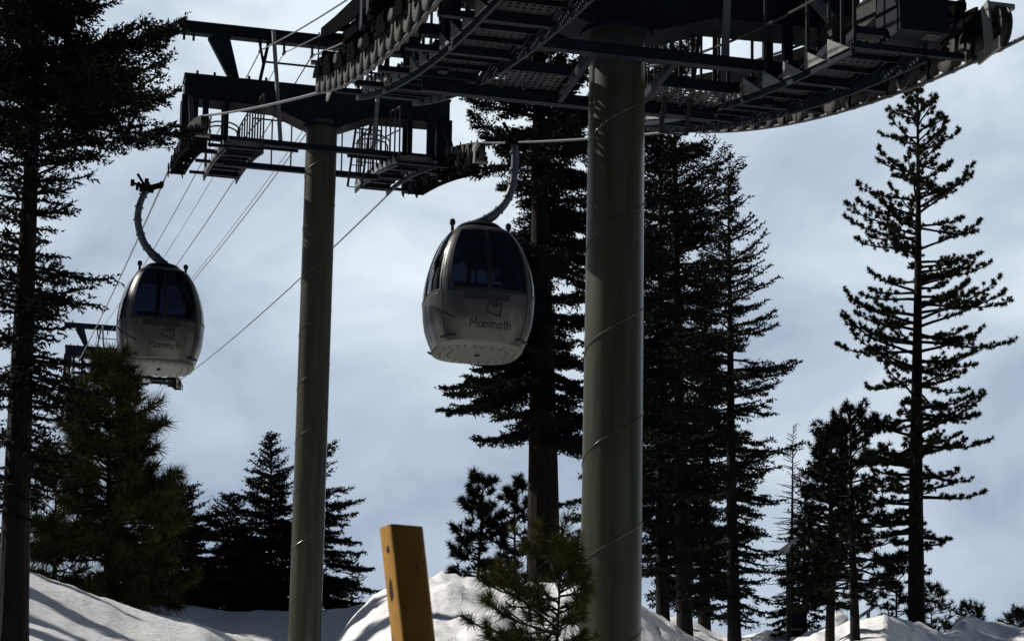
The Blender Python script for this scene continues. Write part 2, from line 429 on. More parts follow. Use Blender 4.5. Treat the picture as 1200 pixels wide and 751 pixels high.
def sheave_train(tower, side, v, us, zc, comp):
    """comp=+1: wheels press down on the rope from above; -1: wheels carry it"""
    main = MB()
    sg = comp
    n = len(us); off = 0.205 * sg
    wz = [zc(u) + off for u in us]
    for i in range(0, n - 1, 2):
        a = Vector((0, us[i], wz[i])); c = Vector((0, us[i + 1], wz[i + 1]))
        d = (c - a).normalized()
        up = Vector((0, -d.z, d.y)) * sg
        for s2 in (-1, 1):
            x = Vector((v + s2 * .095, 0, 0))
            mid = (a + c) / 2
            poly = [x + a - d * .07 - up * .03, x + c + d * .07 - up * .03, x + c + d * .05 + up * .03, x + mid + d * .06 + up * .17, x + mid - d * .06 + up * .17, x + a - d * .05 + up * .03]
            main.prism(poly, (s2 * .016, 0, 0))
        # rope catcher finger outside each pair
        m2 = (a + c) / 2
        main.bar((v - side * .12, m2.y, m2.z), (v - side * .13, m2.y, m2.z - sg * .24), .022, .022)
    def level(step, dz, h, wv, cut=0):
        for i in range(0, n - step + 1, step):
            k0 = i + (step // 4) - .5 if step > 2 else i
            k1 = i + step - 1 - (step // 4) + .5
            fu = lambda k: np.interp(k, range(n), us)
            fz = lambda k: np.interp(k, range(n), wz)
            a = Vector((v, float(fu(k0)), float(fz(k0)) + sg * dz)); c = Vector((v, float(fu(k1)), float(fz(k1)) + sg * dz))
            dd = (c - a).normalized()
            for s2 in (-1, 1):
                x = Vector((s2 * wv, 0, 0))
                main.bar(a + x - dd * .1, c + x + dd * .1, .025, h)
            main.bar(a + Vector((-wv - .03, 0, 0)), a + Vector((wv + .03, 0, 0)), .05, .05)
            main.bar(c + Vector((-wv - .03, 0, 0)), c + Vector((wv + .03, 0, 0)), .05, .05)
            mid = (a + c) / 2
            main.bar(mid + Vector((-wv - .03, 0, sg * .05)), mid + Vector((wv + .03, 0, sg * .05)), .09, .12)
    if comp < 0:
        for i in range(0, n - 1, 2):
            ym = (us[i] + us[i + 1]) / 2; zm = (wz[i] + wz[i + 1]) / 2
            for s2 in (-1, 1):
                main.prism([(v + s2 * .15, ym - .17, zm - .10), (v + s2 * .15, ym + .20, zm - .02), (v + s2 * .15, ym + .10, zm - .30), (v + s2 * .15, ym - .10, zm - .42)], (s2 * .02, 0, 0))
    level(4, .17, .11, .075)
    level(8, .31, .15, .11)
    # main yoke beams along the whole train
    um0, um1 = us[2], us[-3]
    zoff = .47 if comp > 0 else .38; tk = 1.0 if comp > 0 else .4
    segs = 6
    for s2 in (-1, 1):
        for i in range(segs):
            ua = um0 + (um1 - um0) * i / segs; ub = um0 + (um1 - um0) * (i + 1) / segs
            ta = 1 - abs(2 * i / segs - 1) ** 2; tb = 1 - abs(2 * (i + 1) / segs - 1) ** 2
            main.bar((v + s2 * .15, ua, zc(ua) + off + sg * (zoff + .03)), (v + s2 * .15, ub, zc(ub) + off + sg * (zoff + .03)), .022, (.12 + .12 * ta) * tk, h2=(.12 + .12 * tb) * tk)
    for i in range(segs + 1):
        ua = um0 + (um1 - um0) * i / segs
        main.bar((v - .16, ua, zc(ua) + off + sg * zoff), (v + .16, ua, zc(ua) + off + sg * zoff), .06, .08)
    tr = main.build('sheave_train', M['dark'], tower)
    for i, u in enumerate(us):
        if first_sheave[0]:
            o = proto_sheave; first_sheave[0] = False
        else:
            o = proto_sheave.copy(); COL.objects.link(o)
        o.parent = tr; o.location = (v, u, wz[i])
        o.rotation_euler = (random.uniform(0, 3), 0, 0)
    # rubber liners and end brackets
    for s2, u, z in ((1, us[0], wz[0]), (-1, us[-1], wz[-1])):
        lin = MB()
        du = .24 if us[-1] > us[0] else .24
        d_end = -1 if u == min(us) else 1
        uu = u + d_end * .30; zz = zc(uu)
        lin.box((v - side * .13 - .012, min(u, uu) - .02, zz - .06), (v - side * .13 + .012, max(u, uu) + .12, zz + .05))
        lin.bar((v - side * .13, u + d_end * .1, zz), (v - side * .13, u + d_end * .02, z + sg * .22), .022, .14)
        lin.bar((v - .14, u + d_end * .06, z + sg * .2), (v + .14, u + d_end * .06, z + sg * .2), .05, .05)
        lin.build('end_bracket', M['galv'], tr)
    return tr

def catwalk(tower, side, u0, u1, zc, va=1.42, vb=2.08, dz=-.12, detail=True, hoops=True):
    """stepped service walkway along the sheaves, on the inner side"""
    v0, v1 = sorted((side * va, side * vb))
    n = round((u1 - u0) / .58)
    fr = MB(); rl = MB(); treads = []
    L_ = (u1 - u0) / n
    for i in range(n):
        a = u0 + L_ * i; b_ = a + L_ - .03
        z = zc((a + b_) / 2) + dz
        gr = MB(); gs = MB(); treads.append((gr, gs))
        if detail: perforated(gr, v0 + .03, v1 - .03, a + .02, b_ - .02, z)
        else: gr.box((v0 + .03, a + .02, z - .02), (v1 - .03, b_ - .02, z))
        for vv in (v0, v1):
            fr.bar((vv, a, z - .02), (vv, b_, z - .02), .018, .085)
        fr.bar((v0, a, z - .024), (v1, a, z - .024), .018, .07)
        fr.bar((v0, b_, z - .024), (v1, b_, z - .024), .018, .07)
        # triangular gusset under each step
        zs = zc(a) + dz - .09; ze = zc(b_) + dz - .09
        vv = v0 - .082
        gs.prism([(vv, a + .02, zs - .06), (vv, b_ - .02, ze - .06), (vv, b_ - .02, ze + .13)], (.014, 0, 0))
    for vv in (v0 - .045, v1 + .035):
        k = 10
        for i in range(k):
            a = u0 + (u1 - u0) * i / k; c = u0 + (u1 - u0) * (i + 1) / k
            fr.bar((vv, a, zc(a) + dz - .16), (vv, c, zc(c) + dz - .16), .03, .11)
    for i in range(0, n, 3):
        a = u0 + L_ * i
        fr.bar((min(side * va, side * 2.45) - .05, a, zc(a) + dz - .13), (max(side * va, side * 2.45) + .05, a, zc(a) + dz - .13), .06, .06)
    cw = fr.build('catwalk', M['navy'], tower)
    for gr, gs in treads:
        gr.build('tread', M['galv_dark'], cw)
        gs.build('gusset', M['galv'], cw)
    # railing on the inner edge, with hooped ends
    vin = side * (va - .03); vout = side * (vb + .03)
    for vv, skip in (((vin, 2), (vout, 2)) if hoops else ((vin, 1),)):
        top = []; mid_ = []
        for i in range(0, n + 1, skip):
            a = u0 + L_ * min(i, n); z = zc(a) + dz
            if not (vv == vout and abs(a) > abs(u1) * .55):
                rl.tube([(vv, a, z - .12), (vv, a, z + 1.05)], .019, 6)
                top.append((vv, a, z + 1.05)); mid_.append((vv, a, z + .55))
        if len(top) > 1:
            rl.tube(top, .019, 6); rl.tube(mid_, .015, 6)
    for ue, dr in (((u0, 1), (u1, -1)) if hoops else ((u1, -1),)):
        z = zc(ue) + dz
        for q in (0, 1):
            uu = ue + dr * q * .3
            pts = [(vin, uu, z - .1)] + [(vin + (vout - vin) * (.5 - .5 * math.cos(t)), uu, z + 1.0 + .14 * math.sin(t)) for t in np.linspace(0, math.pi, 7)] + [(vout, uu, z - .1)]
            rl.tube(pts, .019, 6)
        rl.tube([(vin, ue, z + .55), (vout, ue, z + .55)], .015, 6)
    rl.build('railing', M['galv_dark'], cw)
    return cw

def pole(b_name, parent, axis_bot, axis_top, r0, r1, seam_pitch):
    b = MB(); k = 12
    b.tube([Vector(axis_bot).lerp(Vector(axis_top), i / k) for i in range(k + 1)], r0, 40, r1)
    o = b.build('mast', M['olive'], parent, True)
    s = MB(); pts = []
    A_ = Vector(axis_bot); B_ = Vector(axis_top); H = (B_ - A_).length
    turns = H / seam_pitch; N_ = int(turns * 36)
    for i in range(N_ + 1):
        t = i / N_; a = 2 * math.pi * turns * t + 0.9
        r = r0 + (r1 - r0) * t + .001
        p = A_.lerp(B_, t)
        pts.append(p + Vector((math.cos(a), math.sin(a), 0)) * r)
    s.tube(pts, .0075, 5)
    s.build('weld_seam', M['olive'], o, True)
    return o

def tower(kind, name, label, zc, uR, uL, comp, zb, arm_z, walk_z, gant_z, vR=2.6, vL=2.6, mast_pts=None, seam=1.15):
    base = BASE[kind]
    t = empty('lift_tower', base, TH)
    inv = Matrix.Rotation(-TH, 3, 'Z')
    tag(t, label, 'lift tower', 'gondola lift towers climbing the slope')
    mb, mt, r0, r1 = mast_pts
    pole('mast', t, inv @ (Vector(mb) - base), inv @ (Vector(mt) - base), r0, r1, seam)
    # crossarm: deep haunched box beam
    b = MB()
    za, zh, zt = arm_z     # underside at the mast, underside at tips, top
    Lr, Ll = vR + .12, vL + .12
    outline = [(-Ll, zh), (-1.05, zh - .03), (-.40, za), (.40, za), (1.05, zh - .03), (Lr, zh), (Lr, zt - .02), (-Ll, zt - .02)]
    b.prism([(x, -.26, z) for x, z in outline], (0, .52, 0))
    for x0, x1 in ((-Ll - .02, Lr + .02),):
        b.box((x0, -.31, zt - .018), (x1, .31, zt + .01))
    b.lathe([(-.035, .001), (-.035, .40), (.004, .40), (.004, .001)], (0, 0, za - .006), (0, 0, 1), 28)
    for vv in np.arange(-Ll + .25, Lr, .36):
        if abs(vv) > 1.0:
            b.box((vv - .012, -.285, zh + .012), (vv + .012, .285, zt - .03))
            b.bar((vv, -.2, zt + .006), (vv, -.2, zt + .11), .05, .05)
    b.build('crossarm', M['navy'], t)
    # hangers from crossarm to sheave trains, with slanted brace
    for sd, vv in ((1, vR), (-1, vL)):
        h = MB()
        zt2 = zc(0) + (.55 if comp > 0 else -.35)
        lo = min(zt2, zh) ; hi = zh + .05
        h.box((sd * vv - .17, -.3, lo - .1), (sd * vv + .17, -.13, hi))
        h.box((sd * vv - .17, .13, lo - .1), (sd * vv + .17, .3, hi))
        h.box((sd * (vv - .32) - .06, -.35, walk_z), (sd * (vv - .32) + .06, -.25, hi + .1))
        h.box((sd * (vv - .75) - .05, -.35, walk_z), (sd * (vv - .75) + .05, -.26, hi + .1))
        h.box((sd * (vv - .75) - .05, .26, walk_z), (sd * (vv - .75) + .05, .35, hi + .1))
        h.bar((sd * vv, -1.5, zc(-1.5) + (.5 if comp > 0 else -.4)), (sd * vv, -.2, zh + .1), .1, .1)
        h.bar((sd * vv, 1.5, zc(1.5) + (.5 if comp > 0 else -.4)), (sd * vv, .2, zh + .1), .1, .1)
        h.build('hanger', M['navy'], t)
    # walkway across, between the two catwalks
    wlk = MB(); gsep = []
    for uu in (-.75, .75):
        wlk.bar((-vL + .2 if uu < 0 else -2.0, uu, walk_z), (vR - .2 if uu < 0 else 1.35, uu, walk_z), .10, .12)
    for sd in (-1, 1):
        if comp > 0: wlk.box((sd * .45 - .03, -.7, walk_z - .05), (sd * .45 + .03, .7, walk_z + .05))
        a, c = sorted((sd * .52, sd * 1.40)); g = MB(); gsep.append(g)
        if comp > 0:
            perforated(g, a, c, .05, .68, walk_z + .075)
            wlk.bar((a, .02, walk_z + .05), (c, .02, walk_z + .05), .03, .12)
            wlk.bar((a, .69, walk_z + .07), (c, .69, walk_z + .07), .03, .14)
        else:
            perforated(g, a, c, -.7, -.3, walk_z + .075)
            wlk.bar((a, -.29, walk_z + .07), (c, -.29, walk_z + .07), .03, .10)
    wk = wlk.build('cross_walkway', M['navy_light'] if False else M['navy'], t)
    for g in gsep: g.build('grating', M['galv_dark'], wk)
    for sd in (-1, 1):
        r = MB()
        for k in range(3):
            vv = sd * (.55 + k * .42)
            r.tube([(vv, .74, walk_z), (vv, .74, walk_z + 1.05)], .018, 6)
        r.tube([(sd * .55, .74, walk_z + 1.05), (sd * 1.4, .74, walk_z + 1.05)], .018, 6)
        r.tube([(sd * .55, .74, walk_z + .55), (sd * 1.4, .74, walk_z + .55)], .014, 6)
        for q in ((.9, 1.15) if comp > 0 or sd > 0 else ()):
            pts = [(sd * q, .55, walk_z)] + [(sd * q, .55 - .22 * (1 - math.cos(tt)), walk_z + 1.0 + .2 * math.sin(tt)) for tt in np.linspace(0, math.pi, 7)] + [(sd * q, .11, walk_z)]
            r.tube(pts, .016, 6)
        r.build('railing', M['galv_dark'], wk)
    # ladders up to the walkway and past the crossarm
    ld = MB()
    for x in (.78, 1.08):
        ld.bar((x - .12, .5, walk_z - .35), (x + .1, .5, zt + .1), .05, .025)
    for i in range(9):
        f_ = i / 8
        xx = .78 + (-.12 + .22 * f_); zz = walk_z - .35 + (zt + .1 - walk_z + .35) * f_
        ld.tube([(xx, .5, zz), (xx + .3, .5, zz)], .011, 6)
    ld.build('ladder', M['galv_dark'], t)
    # lifting gantry above the crossarm
    gt = MB(); gz = gant_z
    gt.box((-vL - .22, -.1, gz - .02), (vR + .35, .1, gz + .02))
    gt.box((-vL - .22, -.02, gz + .019), (vR + .35, .02, gz + .20))
    gt.box((-vL - .22, -.1, gz + .199), (vR + .35, .1, gz + .235))
    for sd, vv in ((1, vR), (-1, vL)):
        for e_ in (.16, -.04):
            gt.bar((sd * (vv + e_), 0, gz + .01), (sd * (vv + e_), 0, gz - .16), .05, .04)
        gt.bar((sd * (vv - .55), 0, gz), (sd * (vv - .95), 0, zt), .46, .14, up=(0, 1, 0), w2=.18)
        gt.bar((sd * 1.38, .0, gz), (sd * 1.28, .0, gz - .5), .05, .05)
        gt.bar((sd * 1.18, .0, gz), (sd * 1.36, .0, zt), .07, .05)
    gt.bar((-1.3, 0, gz - .46), (1.3, 0, gz - .46), .035, .035)
    gt.build('gantry', M['navy'], t)
    gl = MB()
    for x in (-.12, .22):
        gl.tube([(x, -.05, zt), (x, -.05, gz + .3)], .017, 6)
    for i in range(6):
        zz = zt + .15 + (gz - zt) * i / 6
        gl.tube([(-.12, -.05, zz), (.22, -.05, zz)], .011, 6)
    gl.build('gantry_ladder', M['galv_dark'], t)
    for x0, x1 in ((-1.12, -.93), (1.2, 1.02)):
        pr = MB(); pr.tube([(x0, -.33, gz + .1), (x1, -.62, walk_z + .05)], .045, 8)
        pr.build('prop', M['galv'], t)
    for x in COMM_V:
        cl = MB()
        cl.bar((x, 0, gz), (x, 0, gz - .22), .05, .03)
        cl.tube([(x, -.12, gz - .24), (x, .12, gz - .20)], .035, 8)
        cl.build('cable_clamp', M['rubber'], t)
    sheave_train(t, 1, vR, uR, zc, comp)
    sheave_train(t, -1, -vL, uL, zc, comp)
    dzw = .16 if comp > 0 else -.32
    cu = (min(uR) + .5, min(uL) + .5) if comp > 0 else (-1.7, -1.5)
    catwalk(t, 1, cu[0], max(uR) + .1, zc, dz=dzw, hoops=comp > 0)
    catwalk(t, -1, cu[1], max(uL) + .1, zc, dz=dzw, hoops=comp > 0)
    return t

COMM_V = [-1.35, -.85, -.25, .62, .74]
def ulist(a, b, n): return [a + (b - a) * i / (n - 1) for i in range(n)]
near_t = tower('near', 'near', 'thick green-grey tubular lift tower in the foreground, its head cut off at the top', z_near,
      ulist(-3.75, 5.6, 20), ulist(-4.9, 4.5, 20), 1, 0, (8.92, 9.16, 9.75), 8.42, 10.6,
      mast_pts=(at(714, 840, 21.3), at(723.6, 36, 21.3), .328, .300))
far_t = tower('far', 'far', 'slimmer green-grey lift tower in the middle distance, its whole T-shaped head and gantry showing', z_far,
      ulist(-4.0, 4.0, 16), ulist(-4.0, 4.2, 16), -1, 0, (15.42, 15.72, 16.22), 14.72, 17.22, vL=2.8,
      mast_pts=(at(355, 800, 42), at(377.4, 145, 42), .340, .330))
# control boxes and hydraulic brace on the near tower
cb = MB()
cb.prism([(1.72, -3.55, 7.75), (1.72, -3.05, 7.75), (1.72, -2.98, 8.05), (1.72, -3.05, 8.32), (1.72, -3.5, 8.34)], (.5, 0, 0))
cb.build('control_box', M['navy'], near_t)
for lo_, hi_ in (((2.0, -3.52, 7.74), (2.16, -3.38, 7.86)), ((2.05, -1.2, 8.62), (2.4, -.75, 8.9)), ((2.02, -2.3, 8.42), (2.36, -1.75, 8.72))):
    cb = MB(); cb.box(lo_, hi_); cb.build('control_box', M['galv_dark'], near_t)
br = MB()
br.tube([(2.0, -.3, 9.6), (2.38, -1.1, 8.55)], .06, 10)
br.build('brace', M['galv'], near_t)
# third tower, a copy far up the line
third = copy_tree(far_t)
third.location = (BASE['third'].x, BASE['third'].y, 24.5 - 15.15)
third['label'] = 'smallest, distant lift tower, its head showing behind the left gondola and young pine'

# ------------------------------------------------------------------ haul ropes and signal cables
def tw(kind, v, u, z): return BASE[kind] + VX * v + UX * u + Vector((0, 0, z))
def sag(a, b, n, s):
    return [a.lerp(b, i / n) - Vector((0, 0, s * 4 * (i / n) * (1 - i / n))) for i in range(1, n)]
def haul(side, label, fv):
    nv = 2.6 * side
    n0 = [tw('near', nv, u, z_near(u)) for u in np.linspace(-5, 5.6 if side > 0 else 4.6, 22)]
    f0 = [tw('far', fv, u, z_far(u)) for u in np.linspace(-4.2, 4.3, 16)]
    t0 = [tw('third', nv, u, z_far(u) - 15.15 + 24.5) for u in np.linspace(-4.2, 4.3, 8)]
    start = n0[0] - UX * 24 - Vector((0, 0, .13 * 24))
    end = t0[-1] + UX * 150 + Vector((0, 0, 150 * .115))
    pts = [start] + n0 + sag(n0[-1], f0[0], 8, .04) + f0 + sag(f0[-1], t0[0], 12, .25) + t0 + [end]
    b = MB(); b.tube(pts, .021, 8)
    o = b.build('haul_rope', M['cable'], None, True)
    tag(o, label, 'cable')
haul(1, 'thick steel haul rope running behind the near mast on the right-hand side of the towers', 2.6)
haul(-1, 'thick steel haul rope on the left-hand side of the towers, carrying the dark gondola', -2.8)
for i, x in enumerate(COMM_V):
    a = tw('near', x, 0, 10.6 - .22); c = tw('far', x, 0, 17.22 - .22); d = tw('third', x, 0, 17.22 - .22 - 15.15 + 24.5)
    st = a - UX * 30 - Vector((0, 0, 6)); en = d + UX * 150 + Vector((0, 0, 12))
    b = MB(); b.tube([st, a] + sag(a, c, 10, .12) + [c] + sag(c, d, 14, .5) + [d, en], (.014, .010, .016, .010, .016)[i], 6)
    o = b.build('signal_cable', M['cable'])
    tag(o, ('thin signal cable nearest the outer end of the gantries, leftmost of the five', 'thin signal cable second from the left under the gantries',
            'thicker signal cable third from the left, hung near the gantry ladder', 'thin signal cable fourth from the left, close beside a thicker one',
            'thicker rightmost signal cable of the five slung under the gantries')[i], 'cable', 'signal cables slung between the towers')

# ------------------------------------------------------------------ gondola cabins
PROF = [(0.00, .795), (0.04, .815), (.165, .865), (.41, .95), (.65, .985), (.9, 1.0), (1.14, .992), (1.38, .95), (1.62, .882), (1.87, .785), (2.06, .67), (2.18, .56), (2.27, .43), (2.32, .28), (2.34, .0)]
CH = 2.34; CA = .975
def prof(z): return float(np.interp(z, [p[0] for p in PROF], [p[1] for p in PROF]))
_zz = np.linspace(0, CH, 160); _rr = np.array([prof(z) for z in _zz])
_k = np.ones(9) / 9
_rs = np.convolve(np.pad(_rr, 4, mode='edge'), _k, 'valid'); _rs[-3:] = _rr[-3:]
def prs(z): return float(np.interp(z, _zz, _rs))
def surf(phi, z, off=0.0, n=3.1):
    """phi measured from the face that looks down the line (-u), positive to +v"""
    c, s_ = math.sin(phi), -math.cos(phi)
    r = prs(z) * CA
    k = (abs(c) ** n + abs(s_) ** n) ** (-1 / n)
    rho = k * (r + off)
    return Vector((c * rho, s_ * rho, z))
def patch(b, p0, p1, z0, z1, off, thick=.012, np_=14, nz=12, round_=.0):
    vs = []
    for side_ in (0, 1):
        o_ = off - side_ * thick
        for j in range(nz + 1):
            z = z0 + (z1 - z0) * j / nz
            # rounded corners
            sh = 0
            if round_:
                e0 = min(z - z0, z1 - z)
                if e0 < round_: sh = round_ - math.sqrt(max(0, round_**2 - (round_ - e0)**2))
            for i in range(np_ + 1):
                f_ = i / np_
                a = (p0 + sh) + (p1 - p0 - 2 * sh) * f_
                vs.append(surf(a, z, o_))
    W = np_ + 1; N_ = W * (nz + 1); fs = []
    for j in range(nz):
        for i in range(np_):
            a = j * W + i
            fs.append((a, a + 1, a + W + 1, a + W)); fs.append((N_ + a + W, N_ + a + W + 1, N_ + a + 1, N_ + a))
    edge = [i for i in range(W)] + [j * W + W - 1 for j in range(1, nz + 1)] + [nz * W + i for i in range(W - 2, -1, -1)] + [j * W for j in range(nz - 1, 0, -1)]
    for i in range(len(edge)):
        a, c = edge[i], edge[(i + 1) % len(edge)]
        fs.append((a, N_ + a, N_ + c, c))
    b.add(vs, fs)

# hand lettering of the wordmark and peak mark: polylines in a unit frame
LET = {
 'M': ([[(0, 0), (.12, 1), (.40, .35), (.70, 1), (.84, 0)]], .98),
 'a': ([[(.50, .52), (.28, .64), (.05, .42), (.08, .06), (.30, 0), (.50, .22), (.52, .62), (.52, .0)]], .66),
 'm': ([[(.02, .62), (.05, 0)], [(.05, .42), (.22, .64), (.33, .50), (.34, .02)], [(.34, .42), (.52, .64), (.64, .50), (.66, 0)]], .82),
 'o': ([[(.28, .62), (.06, .45), (.06, .15), (.28, 0), (.48, .15), (.48, .45), (.28, .62)]], .62),
 't': ([[(.20, 1.0), (.22, .12), (.40, .02)], [(.0, .62), (.42, .66)]], .48),
 'h': ([[(.05, 1.05), (.06, 0)], [(.06, .40), (.25, .62), (.42, .46), (.44, 0)]], .56)}
def ribbon(b, pts, wd, tomap):
    pts = [Vector((x, y)) for x, y in pts]
    # resample
    out_ = []
    for i in range(len(pts) - 1):
        k = max(1, int((pts[i + 1] - pts[i]).length / .02))
        for j in range(k): out_.append(pts[i].lerp(pts[i + 1], j / k))
    out_.append(pts[-1])
    n = len(out_); vs = []
    for i, p in enumerate(out_):
        t = (out_[min(n - 1, i + 1)] - out_[max(0, i - 1)]).normalized()
        q = Vector((-t.y, t.x)) * wd / 2
        vs += [tomap(p + q), tomap(p - q)]
    fs = [(2 * i, 2 * i + 1, 2 * i + 3, 2 * i + 2) for i in range(n - 1)]
    b.add(vs, fs)
def wordmark(parent, cx, zc_, scale):
    b = MB()
    def mp_(p):   # p in metres on the face, x to the right as seen from outside
        z = zc_ + p.y
        # find phi such that v = cx + p.x
        x = cx + p.x; phi = math.atan2(x, .97)
        for _ in range(4):
            s_ = surf(phi, z, .004); phi += (x - s_.x) / 1.0
        return surf(phi, z, .005)
    word = 'Mammoth'; wtot = sum(LET[c][1] for c in word); hgt = .155 * scale
    x = -wtot * hgt / 2
    for c in word:
        strokes, adv = LET[c]
        for st in strokes:
            ribbon(b, [(x + px * hgt, py * hgt - .18) for px, py in st], .022 * scale, mp_)
        x += adv * hgt
    # three-peaked outline mark above the word
    k = .30 * scale
    crown = [(-.50, .10), (-.20, .92), (-.03, .38), (.20, .86), (.14, .34), (.50, .72), (.44, -.16), (-.40, .08)]
    ribbon(b, [(px * k * .95 + .03, py * k + .07) for px, py in crown[:6]], .028 * scale, mp_)
    ribbon(b, [(px * k * .95 + .03, py * k + .07) for px, py in crown[5:]], .028 * scale, mp_)
    b.build('wordmark', M['decal'], parent)

BELT = .93; WTOP = 2.12
WINDOWS = []   # (phi0, phi1)
q = math.pi / 4
for k in range(4):
    c = k * math.pi / 2
    WINDOWS += [(c - q + .085, c - .03), (c + .03, c + q - .085)]
def in_window(phi, z):
    if not (BELT < z < WTOP): return False
    for a, c in WINDOWS:
        for sh in (0, 2 * math.pi, -2 * math.pi):
            if a < phi + sh < c: return True
    return False
def make_gondola(arm_side):
    """origin at floor centre"""
    t = empty('gondola_cabin', (0, 0, 0))
    # shell with real window openings
    phis = sorted(set([round(x, 5) for a, c in WINDOWS for x in np.linspace(a, c, 9)] + [round(k * math.pi / 2 + d, 5) for k in range(4) for d in (0, q - .085 + .042, q, -q + .085 - .042)]))
    phis = [p_ for p_ in phis if -q <= p_ < 2 * math.pi - q - 1e-4]
    zs = sorted(set([0.0] + list(np.linspace(.0, BELT, 16)) + list(np.linspace(BELT, WTOP, 14)) + list(np.linspace(WTOP, CH - .004, 9))))
    b = MB(); n = len(phis); vs = []; fs = []
    for z in zs:
        for p_ in phis: vs.append(surf(p_, z))
    for j in range(len(zs) - 1):
        for i in range(n):
            i2 = (i + 1) % n
            p2 = phis[i2] + (2 * math.pi if i2 == 0 else 0)
            if in_window((phis[i] + p2) / 2, (zs[j] + zs[j + 1]) / 2): continue
            fs.append((j * n + i, j * n + i2, (j + 1) * n + i2, (j + 1) * n + i))
    fs.append(tuple((len(zs) - 1) * n + i for i in range(n)))
    b.add(vs, fs)
    body = b.build('body', M['silver'], t, True)
    md = body.modifiers.new('thickness', 'SOLIDIFY'); md.thickness = .03; md.offset = -1
    # windows, dark gaskets
    for a, c in WINDOWS:
        g = MB(); patch(g, a - .004, c + .004, BELT - .004, WTOP + .004, -.002, .008, round_=.03)
        g.build('window', M['glass'], t, True)
    gk = MB()
    for a, c in WINDOWS:
        for (x0, x1, z0, z1) in ((a - .012, a + .016, BELT, WTOP), (c - .016, c + .012, BELT, WTOP)):
            patch(gk, x0, x1, z0, z1, .006, .012, 2, 14)
        patch(gk, a - .012, c + .012, BELT - .022, BELT + .014, .0065, .012, 10, 1)
        patch(gk, a - .012, c + .012, WTOP - .014, WTOP + .02, .0065, .012, 10, 1)
    for k in range(4):       # door split below the belt on the sides, corner seams
        c = k * math.pi / 2
        patch(gk, c - .012, c + .012, BELT - .022, WTOP, .012, .02, 2, 12)
        if k % 2 == 1:
            patch(gk, c - .006, c + .006, .12, BELT - .02, .003, .006, 2, 10)
        for e_ in (q - .06,):
            patch(gk, c + e_ - .014, c + e_ + .014, .12, BELT - .02, .004, .008, 2, 10)
    for c in (0, math.pi):
        gk.tube([surf(c - .62 - .75 * k / 12, .40 + .42 * k / 12, .004) for k in range(13)], .014, 6)
    gk.build('gasket', M['black'], t, True)
    # belt rail and bumper bars
    for c in (0, math.pi):
        bl = MB(); patch(bl, c - .44, c + .34, BELT - .20, BELT - .10, .065, .07, 14, 2)
        bl.build('bumper', M['black'], t, True)
    # guide rail round the foot
    for k in range(4):
        ft = MB()
        c = k * math.pi / 2 + q
        for e_ in (-.1, .1):
            p_ = surf(c + e_, .1, -.02); p2 = surf(c + e_, .1, .05)
            ft.bar(p_, p2, .03, .03)
        ft.tube([surf(c + x, .1, .055) for x in np.linspace(-.16, .16, 7)], .02, 6)
        ft.build('foot_guide', M['rubber'], t)
    # floor pan, slightly dished, with drain holes
    fl = MB(); vs = []; N_ = 48
    rings = [(1.0, .0), (.96, -.02), (.6, -.028), (.0, -.03)]
    for k, (f_, dz) in enumerate(rings[:-1]):
        for i in range(N_):
            p_ = surf(2 * math.pi * i / N_, 0.0); vs.append((p_.x * f_, p_.y * f_, dz))
    vs.append((0, 0, -.03)); fs = []
    for k in range(2):
        for i in range(N_):
            fs.append((k * N_ + i, (k + 1) * N_ + i, (k + 1) * N_ + (i + 1) % N_, k * N_ + (i + 1) % N_))
    for i in range(N_): fs.append((2 * N_ + i, 3 * N_, 2 * N_ + (i + 1) % N_))
    fl.add(vs, fs)
    npan = len(fs); ho = fl
    for rr_, cnt in ((.84, 26), (.66, 22)):
        for i in range(cnt):
            a = 2 * math.pi * (i + random.uniform(-.15, .15)) / cnt
            p_ = surf(a, 0) * rr_
            zb = -.02 - .008 * (.96 - rr_) / .36
            ho.lathe([(0, .001), (0, .021), (-.006, .018), (-.006, .001)], (p_.x, p_.y, zb - .003), (0, 0, 1), 10)
    ho.lathe([(0, .001), (0, .05), (-.03, .045), (-.03, .001)], (0, 0, -.031), (0, 0, 1), 14)
    fo = fl.build('floor_pan', M['silver_dirty'], t, True); fo.data.materials.append(M['decal'])
    for p_ in fo.data.polygons:
        if p_.index >= npan: p_.material_index = 1
    # benches inside
    for sd in (-1, 1):
        se = MB()
        se.box((-.62, sd * .42 - .2, .42), (.62, sd * .42 + .2, .50))
        se.bar((-.6, sd * .66, .5), (-.6 + 1.2, sd * .66, .5), .06, .12)
        se.bar((0, sd * .70, .45), (0, sd * .60, 1.12), 1.15, .05, up=(0, 1, 0))
        se.build('bench', M['seat'], t)
    gr = MB(); gr.tube([(-.05, 0, .05), (-.05, 0, 2.3)], .02, 8)
    gr.build('grab_pole', M['galv'], t)
    # roof hatch, feet of the hanger, cable
    rf = MB()
    rf.lathe([(0, .001), (0, .42), (.05, .36), (.06, .001)], (0, 0, CH - .03), (0, 0, 1), 24)
    for x in (-.52, .52):
        rf.tube([(x, -.1, 2.18), (x, -.1, 2.36)], .03, 8)
        rf.lathe([(0, .001), (0, .055), (.07, .055), (.10, .03), (.10, .001)], (x, -.1, 2.33), (0, 0, 1), 10)
    rf.build('roof_cap', M['black'], t)
    # curved hanger arm up to the grip
    wordmark(t, .05, .43, .98)
    return t
